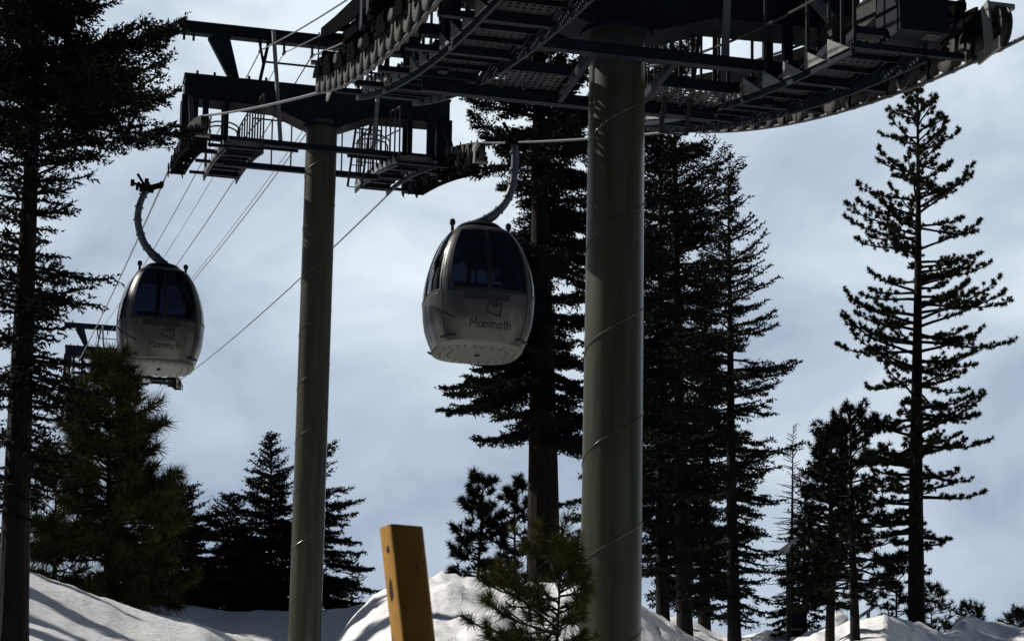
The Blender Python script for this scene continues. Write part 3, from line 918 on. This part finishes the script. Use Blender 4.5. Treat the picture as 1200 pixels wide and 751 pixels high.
def add_arm(t, pts, r, grip_dir, jaw=None):
    arm = MB()
    P_ = [Vector(p_) for p_ in pts]
    # smooth curve through the given points
    cur = []
    for i in range(len(P_) - 1):
        p0 = P_[max(0, i - 1)]; p1 = P_[i]; p2 = P_[i + 1]; p3 = P_[min(len(P_) - 1, i + 2)]
        for j in range(6):
            s_ = j / 6
            cur.append(.5 * ((2 * p1) + (p2 - p0) * s_ + (2 * p0 - 5 * p1 + 4 * p2 - p3) * s_**2 + (3 * p1 - p0 - 3 * p2 + p3) * s_**3))
    cur.append(P_[-1])
    arm.tube(cur, r * 1.15, 12, r * .85)
    for i in range(3, len(cur) - 2, 4):     # rungs and collars
        arm.tube([cur[i] - (cur[i + 1] - cur[i]) * .15, cur[i] + (cur[i + 1] - cur[i]) * .15], r * 1.3, 10)
    for i in range(5, len(cur) - 4, 5):
        arm.tube([cur[i] + Vector((0, -.1, 0)), cur[i] + Vector((0, .1, 0))], .014, 6)
    ao = arm.build('hanger_arm', M['navy_light'], t, True)
    g = MB()
    top = P_[-1]
    gd = Vector(grip_dir).normalized(); sdv = Vector((1, 0, 0))
    g.bar(top - gd * .30, top + gd * .30, .13, .12)
    g.bar(top + Vector((-.16, 0, .02)), top + Vector((.16, 0, .02)), .2, .14)
    g.bar(top + Vector((0, 0, .02)), top + gd * .1 + Vector((0, 0, .24)), .09, .10)
    for e_ in (-1, 1):
        g.bar(top + gd * (e_ * .26), top + gd * (e_ * .34) + Vector((0, 0, .10)), .08, .06)
        g.lathe([(-.03, .001), (-.03, .065), (.03, .065), (.03, .001)], top + gd * (e_ * .2) + Vector((-.2, 0, .05)), (1, 0, 0), 12)
    g.lathe([(-.04, .001), (-.04, .08), (.04, .08), (.04, .001)], top + Vector((-.33, -.05, .1)), (1, 0, 0), 12)
    g.bar(top + Vector((-.33, -.05, .1)), top + Vector((-.1, 0, .05)), .05, .05)
    g.bar(top + Vector((-.06, 0, .1)), top + Vector((-.22, 0, .34)), .05, .05)
    if jaw is not None:
        g.bar(top, jaw, .12, .10)
        g.bar(jaw - gd * .22, jaw + gd * .22, .085, .10)
    g.build('grip', M['dark'], t)
    cb_ = MB()
    h0 = cur[0]
    sx = 1 if P_[-1].x < P_[0].x else -1
    w0 = h0 + Vector((sx * .06, -.05, -.02)); w2 = cur[12]; off_ = Vector((-sx * .16, -.03, -.02))
    cb_.tube([w0.lerp(w2, k / 12) + (cur[k] - w0.lerp(w2, k / 12)) * .8 + off_ * math.sin(math.pi * k / 12) for k in range(13)], .012, 6)
    cb_.build('loose_wire', M['rubber'], t)
    return ao

GY = 'gondola cabins on the haul ropes'
# right-hand (nearer) cabin
D1 = 36.2
gon = make_gondola(1)
flo = at(559, 414, D1)
gon.location = flo; gon.rotation_euler = (0, 0, TH)
inv = Matrix.Rotation(-TH, 3, 'Z')
def loc(px, py, D, o): return inv @ (at(px, py, D) - o)
gpt = [loc(541, 268, D1, flo), loc(566, 259, D1, flo), loc(588, 243, D1, flo), loc(600, 220, D1, flo), loc(603, 195, D1, flo), loc(603, 166, D1, flo)]
tag(gon, 'nearer silver gondola with dark windows hanging in front of the tall dark tree trunk', 'gondola', GY)
# the left (farther) cabin is a copy with its own arm
gon2 = copy_tree(gon)
D2 = 45.6
flo2 = at(186, 431, D2)
gon2.location = flo2; gon2.rotation_euler = (0, 0, TH + math.radians(2))
gon2['label'] = 'farther gondola at the left in shade, its curved arm standing clear against the sky'
add_arm(gon, gpt, .075, (0, 1, .3))
f_ = lambda x, y: loc(x, y, D2, flo2)
add_arm(gon2, jaw=loc(189, 217, D2, flo2), r=.085, grip_dir=(0, 1, .15), pts=[f_(196, 313), f_(186, 304), f_(170, 287), f_(162, 262), f_(164, 240), f_(172, 222)])

# ------------------------------------------------------------------ trees
def mesh_tris(name, V, m, parent):
    """V: (n,3,3) triangle array"""
    n = len(V)
    me = bpy.data.meshes.new(name)
    me.vertices.add(n * 3); me.vertices.foreach_set('co', V.reshape(-1).astype(np.float32))
    me.loops.add(n * 3); me.loops.foreach_set('vertex_index', np.arange(n * 3, dtype=np.int32))
    me.polygons.add(n); me.polygons.foreach_set('loop_start', np.arange(0, n * 3, 3, dtype=np.int32))
    me.polygons.foreach_set('loop_total', np.full(n, 3, dtype=np.int32))
    me.materials.append(m); me.update(calc_edges=True)
    o = bpy.data.objects.new(name, me); COL.objects.link(o); o.parent = parent
    return o
def norm(a): return a / np.maximum(1e-9, np.linalg.norm(a, axis=-1, keepdims=True))

def combs(P, Dv, Ln, rng, step, nl, nw, spread=1.0, tipf=.5):
    """needles along straight twigs: P (n,3) starts, Dv (n,3) unit, Ln (n,)"""
    cnt = np.maximum(2, (Ln / step).astype(int))
    idx = np.repeat(np.arange(len(P)), cnt)
    k = np.concatenate([np.arange(c) for c in cnt]) if len(cnt) else np.zeros(0)
    f = (k + rng.random(len(k))) / cnt[idx]
    base = P[idx] + Dv[idx] * (Ln[idx] * f)[:, None]
    d = Dv[idx]
    rnd = rng.normal(size=base.shape); side = norm(np.cross(d, rnd))
    # flatten the spray a little
    side[:, 2] *= .65; side = norm(side)
    tip = base + norm(d * (.55 + .5 * f[:, None]) + side * spread) * (nl * (.7 + .6 * rng.random(len(k))) * (1 - tipf * f * .5))[:, None]
    wv = norm(np.cross(tip - base, rng.normal(size=base.shape))) * (nw / 2)
    return np.stack([base - wv, base + wv, tip], 1)

def bark_trunk(b, pts, radii, n=14):
    b.tube(pts, list(radii), n)

def fir(label, base, H, R, seed, hb=.15, lean=(0, 0), r0=None, nbr=None, needle=(.055, .05, .028), m='fir', droop=-.25, shape=.85, group='conifers on the snowy slope', side_bias=0.0, twl=.42, bark='bark', name='fir_tree', ragged=.25, dens=1.0, hole=0.0, tipup=.25, dead=0, rp=None, fine=1.0):
    rng = np.random.default_rng(seed)
    t = empty(name, base)
    tag(t, label, 'tree', group)
    r0 = r0 or H * .016
    tr = MB(); k = 14
    lx, ly = lean
    def axis(f): return np.array([lx * f + .02 * H * .1 * math.sin(f * 5 + seed), ly * f, H * f - .3 * (f == 0)])
    tr.tube([axis(i / k) for i in range(k + 1)], [r0 * (1 - .93 * (i / k) ** 1.1) * (1.25 if i == 0 else 1) for i in range(k + 1)], 14)
    nbr = nbr or int(H * 7)
    TP, TD, TL = [], [], []
    lim = MB()
    for i in range(nbr):
        f = hb + (1 - hb) * ((i + rng.random()) / nbr)
        g = (f - hb) / (1 - hb)
        if rng.random() < hole * (1 - g): continue
        az = rng.random() * 2 * math.pi
        prof_ = (1 - g) ** shape * (.55 + .45 * min(1, g / .18 + .45))
        Lb = (R * prof_ + .12) * (1 - ragged + 2 * ragged * rng.random() * (1 if rng.random() < .8 else 1.15))
        if rp: Lb = float(np.interp(f, [p_[0] for p_ in rp], [p_[1] for p_ in rp])) * (1 - ragged + 2 * ragged * rng.random())
        if side_bias: Lb *= 1 + side_bias * math.cos(az)
        p0 = axis(f); pitch = droop + (0.75 - droop) * g ** 1.6 + rng.normal() * .09
        hd = np.array([math.cos(az), math.sin(az), 0])
        ns = max(4, int(Lb / .22)); pts = [p0]; d_p = pitch
        for s_ in range(ns):
            d_p = pitch - .12 * math.sin(s_ / ns * 3.1) + tipup * (s_ / ns) ** 2
            az2 = az + rng.normal() * .06
            hd = np.array([math.cos(az2), math.sin(az2), 0])
            pts.append(pts[-1] + (hd * math.cos(d_p) + np.array([0, 0, 1]) * math.sin(d_p)) * (Lb / ns))
        tr.tube(pts, [max(.006, (r0 * .22 * (1 - .6 * f) * (1 - j / ns) + .006) * fine) for j in range(ns + 1)], 4, cap=False)
        pts = np.array(pts)
        if dead and rng.random() < dead: continue
        # twigs both sides
        nt_ = int(max(6, Lb / .075 * dens))
        ss = .12 + .88 * (np.arange(nt_) + rng.random(nt_)) / nt_
        q_ = ss * ns; i0 = np.minimum(q_.astype(int), ns - 1); fr_ = q_ - i0
        pos = pts[i0] * (1 - fr_)[:, None] + pts[i0 + 1] * fr_[:, None]
        dirn = norm(pts[i0 + 1] - pts[i0])
        sd = norm(np.cross(dirn, np.array([0, 0, 1.0]))) * np.where(np.arange(nt_) % 2 == 0, 1, -1)[:, None]
        dv = norm(dirn * (.55 + .5 * ss)[:, None] + sd * (1.0 - .35 * ss)[:, None] + np.stack([rng.normal(size=nt_) * .12, rng.normal(size=nt_) * .12, rng.normal(size=nt_) * .16 - .10], 1))
        ln = (twl * min(1.0, Lb / 1.6) * (1 - ss) ** .55 * (.6 + .7 * rng.random(nt_)) + .09)
        TP.append(pos); TD.append(dv); TL.append(ln)
        TP.append(pts[:-1][ns // 4:]); TD.append(norm(pts[1:] - pts[:-1])[ns // 4:]); TL.append(np.full(ns - ns // 4, Lb / ns * 1.15))
    # sub-twigs on long twigs
    P = np.concatenate(TP); Dv = np.concatenate(TD); Ln = np.concatenate(TL)
    lg = Ln > .22
    SP, SD, SL = [P], [Dv], [Ln]
    for s_ in (-1, 1):
        for fpos in (.3, .6, .8):
            dd = Dv[lg]; sd = norm(np.cross(dd, np.array([0, 0, 1.0]))) * s_
            SP.append(P[lg] + dd * (Ln[lg] * fpos)[:, None]); SD.append(norm(dd * .8 + sd * .8 + rng.normal(size=dd.shape) * .12)); SL.append(Ln[lg] * (.55 * (1 - fpos) + .12))
    # leader at the top
    P = np.concatenate(SP + [np.array([axis(1) - np.array([0, 0, .5])])]); Dv = np.concatenate(SD + [np.array([[0, 0, 1.0]])]); Ln = np.concatenate(SL + [np.array([.55])])
    V = combs(P, Dv, Ln, rng, needle[0], needle[1], needle[2])
    tr.build('trunk', M[bark], t)
    mesh_tris('crown', V, M[m], t)
    return t

def pine(label, base, H, R, seed, hb=.2, lean=(0, 0), r0=None, nbr=None, tuft=.17, nn=16, nw=.018, m='pine', bark='bark', group='conifers on the snowy slope', shape=.7, name='pine_tree', tupf=.45, ragged=.3, per=1.0, pitch0=-.08, hole=0.0, whorl=0.0, bias=None, tb=.9, rp=None):
    """branches that carry rounded tufts of long needles towards their ends"""
    rng = np.random.default_rng(seed)
    t = empty(name, base)
    tag(t, label, 'tree', group)
    r0 = r0 or H * .016
    tr = MB(); k = 14
    lx, ly = lean
    def axis(f): return np.array([lx * f + .012 * H * math.sin(f * 4 + seed) * f * (1 - f), ly * f, H * f - .3 * (f == 0)])
    tr.tube([axis(i / k) for i in range(k + 1)], [r0 * (1 - .93 * (i / k) ** 1.1) * (1.2 if i == 0 else 1) for i in range(k + 1)], 14)
    nbr = nbr or int(H * 5)
    C, Dd, Sz = [], [], []
    for i in range(nbr):
        f = hb + (1 - hb) * ((i + rng.random()) / nbr)
        if whorl: f = hb + round((f - hb) / whorl) * whorl + rng.normal() * whorl * .1
        f = min(.985, f)
        g = (f - hb) / (1 - hb)
        if rng.random() < hole * (1 - g): continue
        az = rng.random() * 2 * math.pi
        Lb = (R * (1 - g) ** shape * (.62 + .38 * min(1, g / .2 + .3)) + .15) * (1 - ragged + 2 * ragged * rng.random())
        if rp: Lb = float(np.interp(f, [p_[0] for p_ in rp], [p_[1] for p_ in rp])) * (1 - ragged + 1.6 * ragged * rng.random())
        if bias: Lb *= 1 + bias * math.cos(az)
        pitch = pitch0 + .75 * g ** 1.5 + rng.normal() * .17
        ns = max(4, int(Lb / .2)); pts = [axis(f)]
        for s_ in range(ns):
            dp = pitch - .15 * math.sin(s_ / ns * 3) + tupf * (s_ / ns) ** 2
            az2 = az + rng.normal() * .10
            pts.append(pts[-1] + np.array([math.cos(az2) * math.cos(dp), math.sin(az2) * math.cos(dp), math.sin(dp)]) * Lb / ns)
        tr.tube(pts, [max(.007, r0 * .24 * (1 - .6 * f) * (1 - j / ns) + .007) for j in range(ns + 1)], 4, cap=False)
        pts = np.array(pts)
        # side shoots
        nsd = int(max(3, Lb / .16 * per))
        for j in range(nsd):
            s_ = .25 + .75 * (j + rng.random()) / nsd
            q_ = s_ * ns; i0 = min(int(q_), ns - 1); p_ = pts[i0] * (1 - (q_ - i0)) + pts[i0 + 1] * (q_ - i0)
            dr = pts[i0 + 1] - pts[i0]; dr = dr / np.linalg.norm(dr)
            sd = np.cross(dr, [0, 0, 1.0]); sd /= np.linalg.norm(sd) + 1e-9
            dv = dr * .8 + sd * rng.choice([-1, 1]) * (1 - .5 * s_) + np.array([0, 0, .25]) + rng.normal(size=3) * .2
            dv /= np.linalg.norm(dv)
            ll = (.12 + .35 * Lb * .35 * (1 - s_)) * (.6 + .8 * rng.random())
            e_ = p_ + dv * ll
            tr.tube([p_, e_], .008, 3, cap=False)
            C.append(e_); Dd.append(dv + np.array([0, 0, .2])); Sz.append(1.0)
            if ll > .3:
                for q2 in (.45, .75):
                    C.append(p_ + dv * ll * q2 + rng.normal(size=3) * .05); Dd.append(dv + rng.normal(size=3) * .4); Sz.append(.85)
        C.append(pts[-1]); Dd.append(pts[-1] - pts[-2] + np.array([0, 0, .02])); Sz.append(1.1)
    C.append(axis(1)); Dd.append(np.array([0, 0, 1.0])); Sz.append(1.2)
    C = np.array(C); Dd = norm(np.array(Dd)); Sz = np.array(Sz) * (.8 + .45 * rng.random(len(C)))
    idx = np.repeat(np.arange(len(C)), nn)
    dirs = norm(rng.normal(size=(len(idx), 3)) + Dd[idx] * tb)
    base_ = C[idx] - Dd[idx] * (rng.random(len(idx)) * .55 * tuft)[:, None]
    tip = base_ + dirs * (tuft * Sz[idx] * (.7 + .5 * rng.random(len(idx))))[:, None]
    wv = norm(np.cross(dirs, rng.normal(size=dirs.shape))) * nw / 2
    V = np.stack([base_ - wv, base_ + wv, tip], 1)
    tr.build('trunk', M[bark], t)
    mesh_tris('crown', V, M[m], t)
    return t

def spot(px, D, top_y, xtop=None, dz=0.0):
    """ground point under photo column px at distance D, and height that reaches top_y"""
    X = ray(px, 700).x * D
    z = ground_n(X, D) - .12 + dz
    tp = at(xtop if xtop is not None else px, top_y, D)
    return (X, D, z), tp.z - z, (tp.x - X, 0)

# the big dark fir at the left edge
b_, h_, l_ = spot(17, 14.5, -130, 50)
fir('huge black fir at the left edge, its trunk running out of the bottom', b_, h_, 1.0, 3, hb=.2, lean=l_, r0=.118, nbr=235, droop=-.18, twl=.42,
    needle=(.014, .046, .021), tipup=.4, ragged=.38, dens=1.7, fine=.55, rp=[(.2, .2), (.25, .3), (.337, .36), (.375, .55), (.40, .42), (.43, .30), (.484, .6), (.53, .26), (.598, .28), (.64, .62), (.685, .9), (.74, 1.12), (.79, .95), (.86, .75), (1, .25)])
# young pine under the far gondola
b_, h_, l_ = spot(128, 33, 428)
pine('young olive-green pine below the left gondola, bushy to the ground', b_, h_, 1.25, 5, hb=.04, lean=l_, r0=.085, nbr=190, tuft=.24, nn=40, nw=.018, m='young', shape=.55, per=1.5, name='young_pine')
b_, h_, l_ = spot(66, 34, 548)
pine('low olive pine at the foot of the huge left fir', b_, h_, .95, 15, hb=.04, lean=l_, r0=.06, nbr=70, tuft=.22, nn=36, nw=.018, m='young', shape=.5, per=1.1, name='young_pine')
b_, h_, l_ = spot(212, 47.5, 572)
fir('dark dense fir with rounded top right of the young olive pine', b_, h_, 1.3, 6, hb=.03, lean=l_, nbr=210, needle=(.04, .08, .04), shape=.5, dens=1.5)
b_, h_, l_ = spot(268, 49, 583)
fir('slender-topped dark fir between the dense rounded fir and the twin-topped fir', b_, h_, 1.2, 7, hb=.02, lean=l_, nbr=200, needle=(.045, .09, .045), dens=1.5, shape=.72)
b_, h_, l_ = spot(318, 50, 512)
fir('pointed dark fir just left of the middle-distance mast', b_, h_, 1.4, 8, hb=.03, lean=l_, nbr=230, needle=(.045, .09, .045), dens=1.5, shape=.8)
b_, h_, l_ = spot(372, 51, 500)
fir('dark fir half hidden behind the middle-distance mast, its branches reaching right', b_, h_, 1.3, 9, hb=.05, lean=l_, nbr=140, needle=(.045, .09, .045), dens=1.5, shape=.72, side_bias=.2)
b_, h_, l_ = spot(413, 56, 655)
fir('small dark fir right of the middle-distance mast, on the snow edge', b_, h_, .75, 10, hb=.03, lean=l_, nbr=80, needle=(.05, .09, .045), dens=1.4)
# pair of pines in the middle
b_, h_, l_ = spot(556, 47, 562, 566)
pine('dark bushy pine behind the snow mound, left of the tall dark trunk', b_, h_, .80, 11, hb=.05, lean=l_, nbr=95, tuft=.17, nn=32, nw=.028, m='fir', shape=.55, per=1.3)
b_, h_, l_ = spot(603, 48, 566)
pine('narrow dark pine beside the tall dark trunk, with open tufts', b_, h_, .62, 12, hb=.05, lean=l_, nbr=70, tuft=.17, nn=32, nw=.028, m='fir', shape=.6, per=1.2)
# tall dark fir behind the near gondola
b_, h_, l_ = spot(637, 46, -90, 632)
fir('very tall dark fir with a thick straight trunk behind the nearer gondola', b_, h_, 2.1, 13, hb=.30, lean=l_, r0=.44, nbr=180, droop=-.32, shape=.30, twl=.6, needle=(.042, .10, .05), dens=1.6, hole=.35, tipup=.55, ragged=.4, bark='bark_warm')
# the group right of the near mast
b_, h_, l_ = spot(802, 38, 55, 790)
fir('tall dark fir close to the right of the near mast, trunk leaning slightly', b_, h_, 2.0, 14, hb=.16, lean=l_, r0=.16, nbr=185, droop=-.30, twl=.5, needle=(.036, .075, .036), dens=1.0, ragged=.5, tipup=.6, hole=.05,
    rp=[(.15, .95), (.3, 1.2), (.45, 1.5), (.65, 1.4), (.85, 1.2), (.95, .7), (1, .25)])
b_, h_, l_ = spot(862, 35.5, 205, 852)
fir('broad dark fir forming the right edge of the mast-side group', b_, h_, 1.75, 16, hb=.08, lean=l_, r0=.125, nbr=190, droop=-.28, twl=.42, needle=(.034, .07, .034), dens=1.0, ragged=.45, tipup=.6, hole=.1,
    rp=[(.1, .72), (.25, .98), (.45, .98), (.65, .88), (.82, .6), (.95, .25), (1, .1)])
b_, h_, l_ = spot(742, 52, -20, 735)
fir('tall dark fir hidden behind the near mast', b_, h_, 2.1, 17, hb=.15, lean=l_, r0=.24, nbr=165, droop=-.28, shape=.45, twl=.6, needle=(.05, .10, .05), dens=1.0, ragged=.5, tipup=.6, hole=.15)
b_, h_, l_ = spot(826, 54, 300, 826)
fir('dark fir in the middle of the mast-side group, partly behind its neighbours', b_, h_, 1.6, 18, hb=.10, lean=l_, nbr=110, needle=(.05, .10, .05), dens=1.0, shape=.7, tipup=.6, ragged=.4)
b_, h_, l_ = spot(778, 50, 150, 772)
fir('dark fir half hidden by the near mast, filling the gap beside it', b_, h_, 1.7, 41, hb=.1, lean=l_, r0=.18, nbr=150, droop=-.25, shape=.6, twl=.55, needle=(.048, .095, .048), dens=1.0, ragged=.45, tipup=.5)
# thin bare-topped snag
b_, h_, l_ = spot(926, 56, 500, 930)
fir('thin almost bare conifer with short sparse twigs behind the panel on a post', b_, h_, .62, 19, hb=.12, lean=l_, r0=.07, nbr=120, needle=(.09, .04, .02), shape=.8, twl=.12, dead=.6, dens=.5, m='fir', name='bare_conifer')
# cluster of trunks by the right mound
b_, h_, l_ = spot(972, 30, 500, 975)
pine('rounded dark pine, left one of the pair rising from the right-hand snow mound', b_, h_, .46, 20, hb=.20, lean=l_, r0=.075, nbr=150, tuft=.085, nn=36, nw=.02, tb=.5, m='fir', shape=.85, per=2.2, hole=.05)
b_, h_, l_ = spot(1002, 29, 492, 996)
pine('ragged-topped dark pine, right one of the pair rising from the right-hand snow mound', b_, h_, .42, 21, hb=.22, lean=l_, r0=.075, nbr=105, tuft=.085, nn=34, nw=.02, tb=.5, m='fir', shape=.38, per=2.0, hole=.2, ragged=.55)
b_, h_, l_ = spot(943, 52, 550)
fir('short dark fir between the bare conifer and the pair on the right mound', b_, h_, .75, 22, hb=.05, lean=l_, nbr=110, needle=(.05, .09, .045), dens=1.4, shape=.5)
# tall open pine on the right
b_, h_, l_ = spot(1074, 50, 100, 1075)
pine('tall open-crowned pine standing alone against the sky on the right', b_, h_, 1.9, 23, hb=.17, lean=l_, r0=.225, nbr=185, tuft=.09, nn=34, nw=.03, tb=.5, m='pine', bark='bark_warm', tupf=.6, ragged=.42, per=2.1, hole=.06,
     rp=[(.17, .6), (.22, 1.2), (.3, 1.6), (.4, 1.85), (.48, 1.95), (.57, 2.3), (.63, 1.75), (.73, 1.8), (.83, 1.3), (.92, .85), (1, .15)])
b_, h_, l_ = spot(1050, 52, 655)
pine('small pine sapling left of the tall open pine trunk', b_, h_, .62, 24, hb=.05, lean=l_, nbr=55, tuft=.15, nn=26, nw=.03, m='fir', shape=.55)
b_, h_, l_ = spot(1091, 53, 690)
pine('small pine sapling right of the tall open pine trunk', b_, h_, .5, 25, hb=.05, lean=l_, nbr=40, tuft=.15, nn=26, nw=.02, m='fir', shape=.55)
b_, h_, l_ = spot(1136, 58, 714)
pine('tiny pine top poking over the far right snow mound', b_, h_, .55, 26, hb=.05, lean=l_, nbr=40, tuft=.15, nn=26, nw=.022, m='fir', shape=.5)
b_, h_, l_ = spot(1196, 56, 722)
pine('tiny pine top at the right edge of the picture', b_, h_, .5, 27, hb=.05, lean=l_, nbr=40, tuft=.15, nn=26, nw=.022, m='fir', shape=.5)
# young pine in the foreground by the near mast
b_, h_, l_ = spot(650, 17, 655, 658)
pine('sparse young yellow-green pine in front of the snow mound, left of the near mast', b_, h_, .40, 28, hb=.08, lean=l_, r0=.025, nbr=64, tuft=.115, nn=80, nw=.0065, m='bush', shape=.35, per=1.4, tupf=.7, bias=-.45, name='young_pine')

# unseen trees: left ones inferred from snow shadows, those behind added to block sky light
def forest_tree(rng, nb, n, sz):
    tris = []
    for i in range(nb):
        f = .10 + .90 * (i + rng.random()) / nb; g = (f - .10) / .90
        az = rng.random() * 6.283; Lb = .15 * (1 - g) ** .75 * (.45 + .7 * rng.random()) + .008
        s_ = rng.random(n) ** .7; sd = rng.normal(size=n) * .22 * (1.05 - s_) * Lb
        c = np.stack([np.cos(az) * s_ * Lb - np.sin(az) * sd, np.sin(az) * s_ * Lb + np.cos(az) * sd, f - .18 * s_ * Lb + .1 * Lb * s_ ** 2 + rng.normal(size=n) * .0025], 1)
        d1 = rng.normal(size=(n, 3)) * sz; d2 = rng.normal(size=(n, 3)) * sz * .5
        tris.append(np.stack([c + d1, c + d2, c - d1 - d2], 1))
    T0 = np.concatenate(tris)
    for k in range(8):
        a, c = k * math.pi / 4, (k + 1) * math.pi / 4
        T0 = np.concatenate([T0, np.array([[[.014 * math.cos(a), .014 * math.sin(a), -.03], [.014 * math.cos(c), .014 * math.sin(c), -.03], [0, 0, 1]]])])
    return T0
def forest():
    rng = np.random.default_rng(77)
    fine = [forest_tree(rng, 170, 260, .0055) for _ in range(2)]
    coarse = forest_tree(rng, 300, 40, .012)
    spots = [(X, Y, h, fine[i % 2]) for i, (X, Y, h) in enumerate(FOREST)]
    for i in range(70):  # trees behind the camera, added to dim the sky light
        a = rng.uniform(2.0, 4.3); r = rng.uniform(17, 40)
        spots.append((r * math.sin(a), r * math.cos(a), rng.uniform(13, 20), coarse))
    out_ = []
    for X, Y, h, T0 in spots:
        z = ground_n(X, Y); a = rng.random() * 6.28
        Rm = np.array([[math.cos(a), -math.sin(a), 0], [math.sin(a), math.cos(a), 0], [0, 0, 1]])
        out_.append(T0 @ Rm.T * h + np.array([X, Y, z]))
    o = mesh_tris('forest', np.concatenate(out_), M['fir'], None)
    o['kind'] = 'stuff'
FOREST = [(-9.5, 8, 6.5), (-12, 12, 8), (-10.5, 16, 6), (-14, 18, 9.5), (-12, 22, 7.5), (-16, 24, 11), (-13, 28, 7), (-17, 31, 11), (-20, 27, 14), (-22, 21, 15), (-21, 35, 13),
          (-18, 14, 12), (-14, 5, 9), (-25, 38, 15), (-23, 44, 12), (-26, 30, 16), (-24, 54, 14), (-28, 52, 15), (-15.6, 49.8, 22), (-18.5, 50.5, 24), (-10.5, 25, 7), (-9.8, 28.5, 7), (-9.6, 31.5, 6.5), (-16, 34.5, 14),  # tallest unseen pair is placed to shade the farther gondola
          (14, 18, 13), (17, 27, 14), (13, 8, 13), (18, 12, 15), (20, 36, 14), (16, 44, 12), (22, 22, 15), (19, 3, 14)]
forest()

# ------------------------------------------------------------------ yellow steel post
def yellow_post():
    D = 5.2
    top = at(470, 618, D); bot = at(489, 790, D)
    d = (top - bot).normalized()
    bot2 = bot - d * (bot.z + 1.7) / d.z
    t = empty('yellow_post', bot2)
    tag(t, 'leaning square yellow steel post with chipped paint in the foreground', 'post')
    a = math.radians(24)
    xs = Vector((math.cos(a), math.sin(a), 0)); ys = Vector((-math.sin(a), math.cos(a), 0))
    h = .046; rc = .014; prof_ = []
    for cx, cy, a0 in ((h - rc, h - rc, 0), (-h + rc, h - rc, 90), (-h + rc, -h + rc, 180), (h - rc, -h + rc, 270)):
        for k in range(5):
            an = math.radians(a0 + 22.5 * k); prof_.append((cx + rc * math.cos(an), cy + rc * math.sin(an)))
    n = len(prof_); b = MB(); vs = []; fs = []
    H = (top - bot2)
    K = 12
    for s_, ins in ((0, 0), (1, .006)):
        for k in range(K + 1):
            c = H * (k / K)
            for x, y in prof_:
                sc = (h - ins) / h
                vs.append(c + xs * x * sc + ys * y * sc)
    for k in range(K):
        for i in range(n):
            j = (i + 1) % n
            fs.append((k * n + i, k * n + j, (k + 1) * n + j, (k + 1) * n + i))
            o = (K + 1) * n
            fs.append((o + (k + 1) * n + i, o + (k + 1) * n + j, o + k * n + j, o + k * n + i))
    o = (K + 1) * n
    for i in range(n):
        j = (i + 1) % n
        fs.append((K * n + i, K * n + j, o + K * n + j, o + K * n + i))
    b.add(vs, fs)
    b.build('tube', M['yellow'], t, True)
    cap = MB(); c = H - d * .012
    cap.add([c + xs * x * .87 + ys * y * .87 for x, y in prof_], [tuple(range(n))])
    cap.build('plug', M['rust'], t)
    hl = MB()
    c = H - d * .060 - xs * (h + .0005) + ys * -.008
    hl.lathe([(.0, .0005), (.0, .0085), (.0015, .0085), (.0015, .0005)], c, -xs, 14)
    hl.build('bolt_hole', M['decal'], t)
    # scraped dark patch on the narrow side
    sp = MB()
    c = H - d * .165 - xs * (h + .0008)
    rng = random.Random(4)
    ring = [c + ys * (.016 * math.cos(a2) * rng.uniform(.6, 1.1)) + d * (.03 * math.sin(a2) * rng.uniform(.7, 1.2)) for a2 in np.linspace(0, 2 * math.pi, 14)[:-1]]
    sp.add(ring, [tuple(range(len(ring)))])
    sp.build('bare_steel_patch', M['galv_dark'], t)
yellow_post()

# ------------------------------------------------------------------ panel on a post, and a buried plank
def panel_post():
    D = 37
    X = ray(924, 745).x * D; z = ground_n(X, D) - .3
    t = empty('panel_post', (X, D, z))
    tag(t, 'slim post carrying a tilted pale panel and a small box among the dark trunks', 'solar panel')
    hp = at(924, 641, D).z - z
    b = MB(); b.tube([(0, 0, 0), (0, 0, hp)], .045, 10); b.build('post', M['galv_dark'], t)
    p = MB()
    a = inv_ = at(907, 651, D) - Vector((X, D, z)); c = at(937, 628, D) - Vector((X, D, z))
    p.bar(a, c, .24, .03, up=(0, -.12, 1))
    p.build('panel', M['panel'], t)
    k = MB(); mid = (a + c) / 2
    k.box((mid.x - .05, -.05, hp - .12), (mid.x + .05, .05, mid.z - .02))
    k.build('bracket', M['panel'], t)
    q_ = at(931, 726, D).z - z
    x = MB(); x.box((.05, -.12, q_ - .17), (.24, .1, q_ + .17)); x.build('battery_box', M['navy'], t)
panel_post()
def plank():
    D = 37
    a = at(1008, 722, D); c = at(1027, 709, D)
    b = MB(); b.bar(Vector((0, 0, 0)), c - a, .35, .06); b.bar((c - a) * .5, (c - a) * .5 - Vector((0, 0, .9)), .06, .06)
    o = b.build('tilted_board', M['panel']); o.location = a
    tag(o, 'grey tilted board on a stake behind the right-hand snow mound', 'board')
plank()

# snow lump on the right mound
def lump(px, py, D, r, seed, label):
    c = at(px, py, D)
    b = MB(); n, k = 20, 12; vs = []; fs = []
    for j in range(k + 1):
        th_ = math.pi * j / k
        for i in range(n):
            a = 2 * math.pi * i / n
            v = Vector((math.sin(th_) * math.cos(a), math.sin(th_) * math.sin(a), math.cos(th_)))
            s_ = r * (1 + .22 * mnoise.fractal(v * 2.2 + Vector((seed, 0, 0)), 1, 2, 4))
            vs.append(v * s_)
    for j in range(k):
        for i in range(n):
            fs.append((j * n + i, (j + 1) * n + i, (j + 1) * n + (i + 1) % n, j * n + (i + 1) % n))
    b.add(vs, fs)
    o = b.build('snow_lump', M['snow'], None, True); o.location = c
    tag(o, label, 'snow lump')
lump(984, 727, 32, .14, 1, 'rounded lump of snow between the two trunks on the right-hand mound')
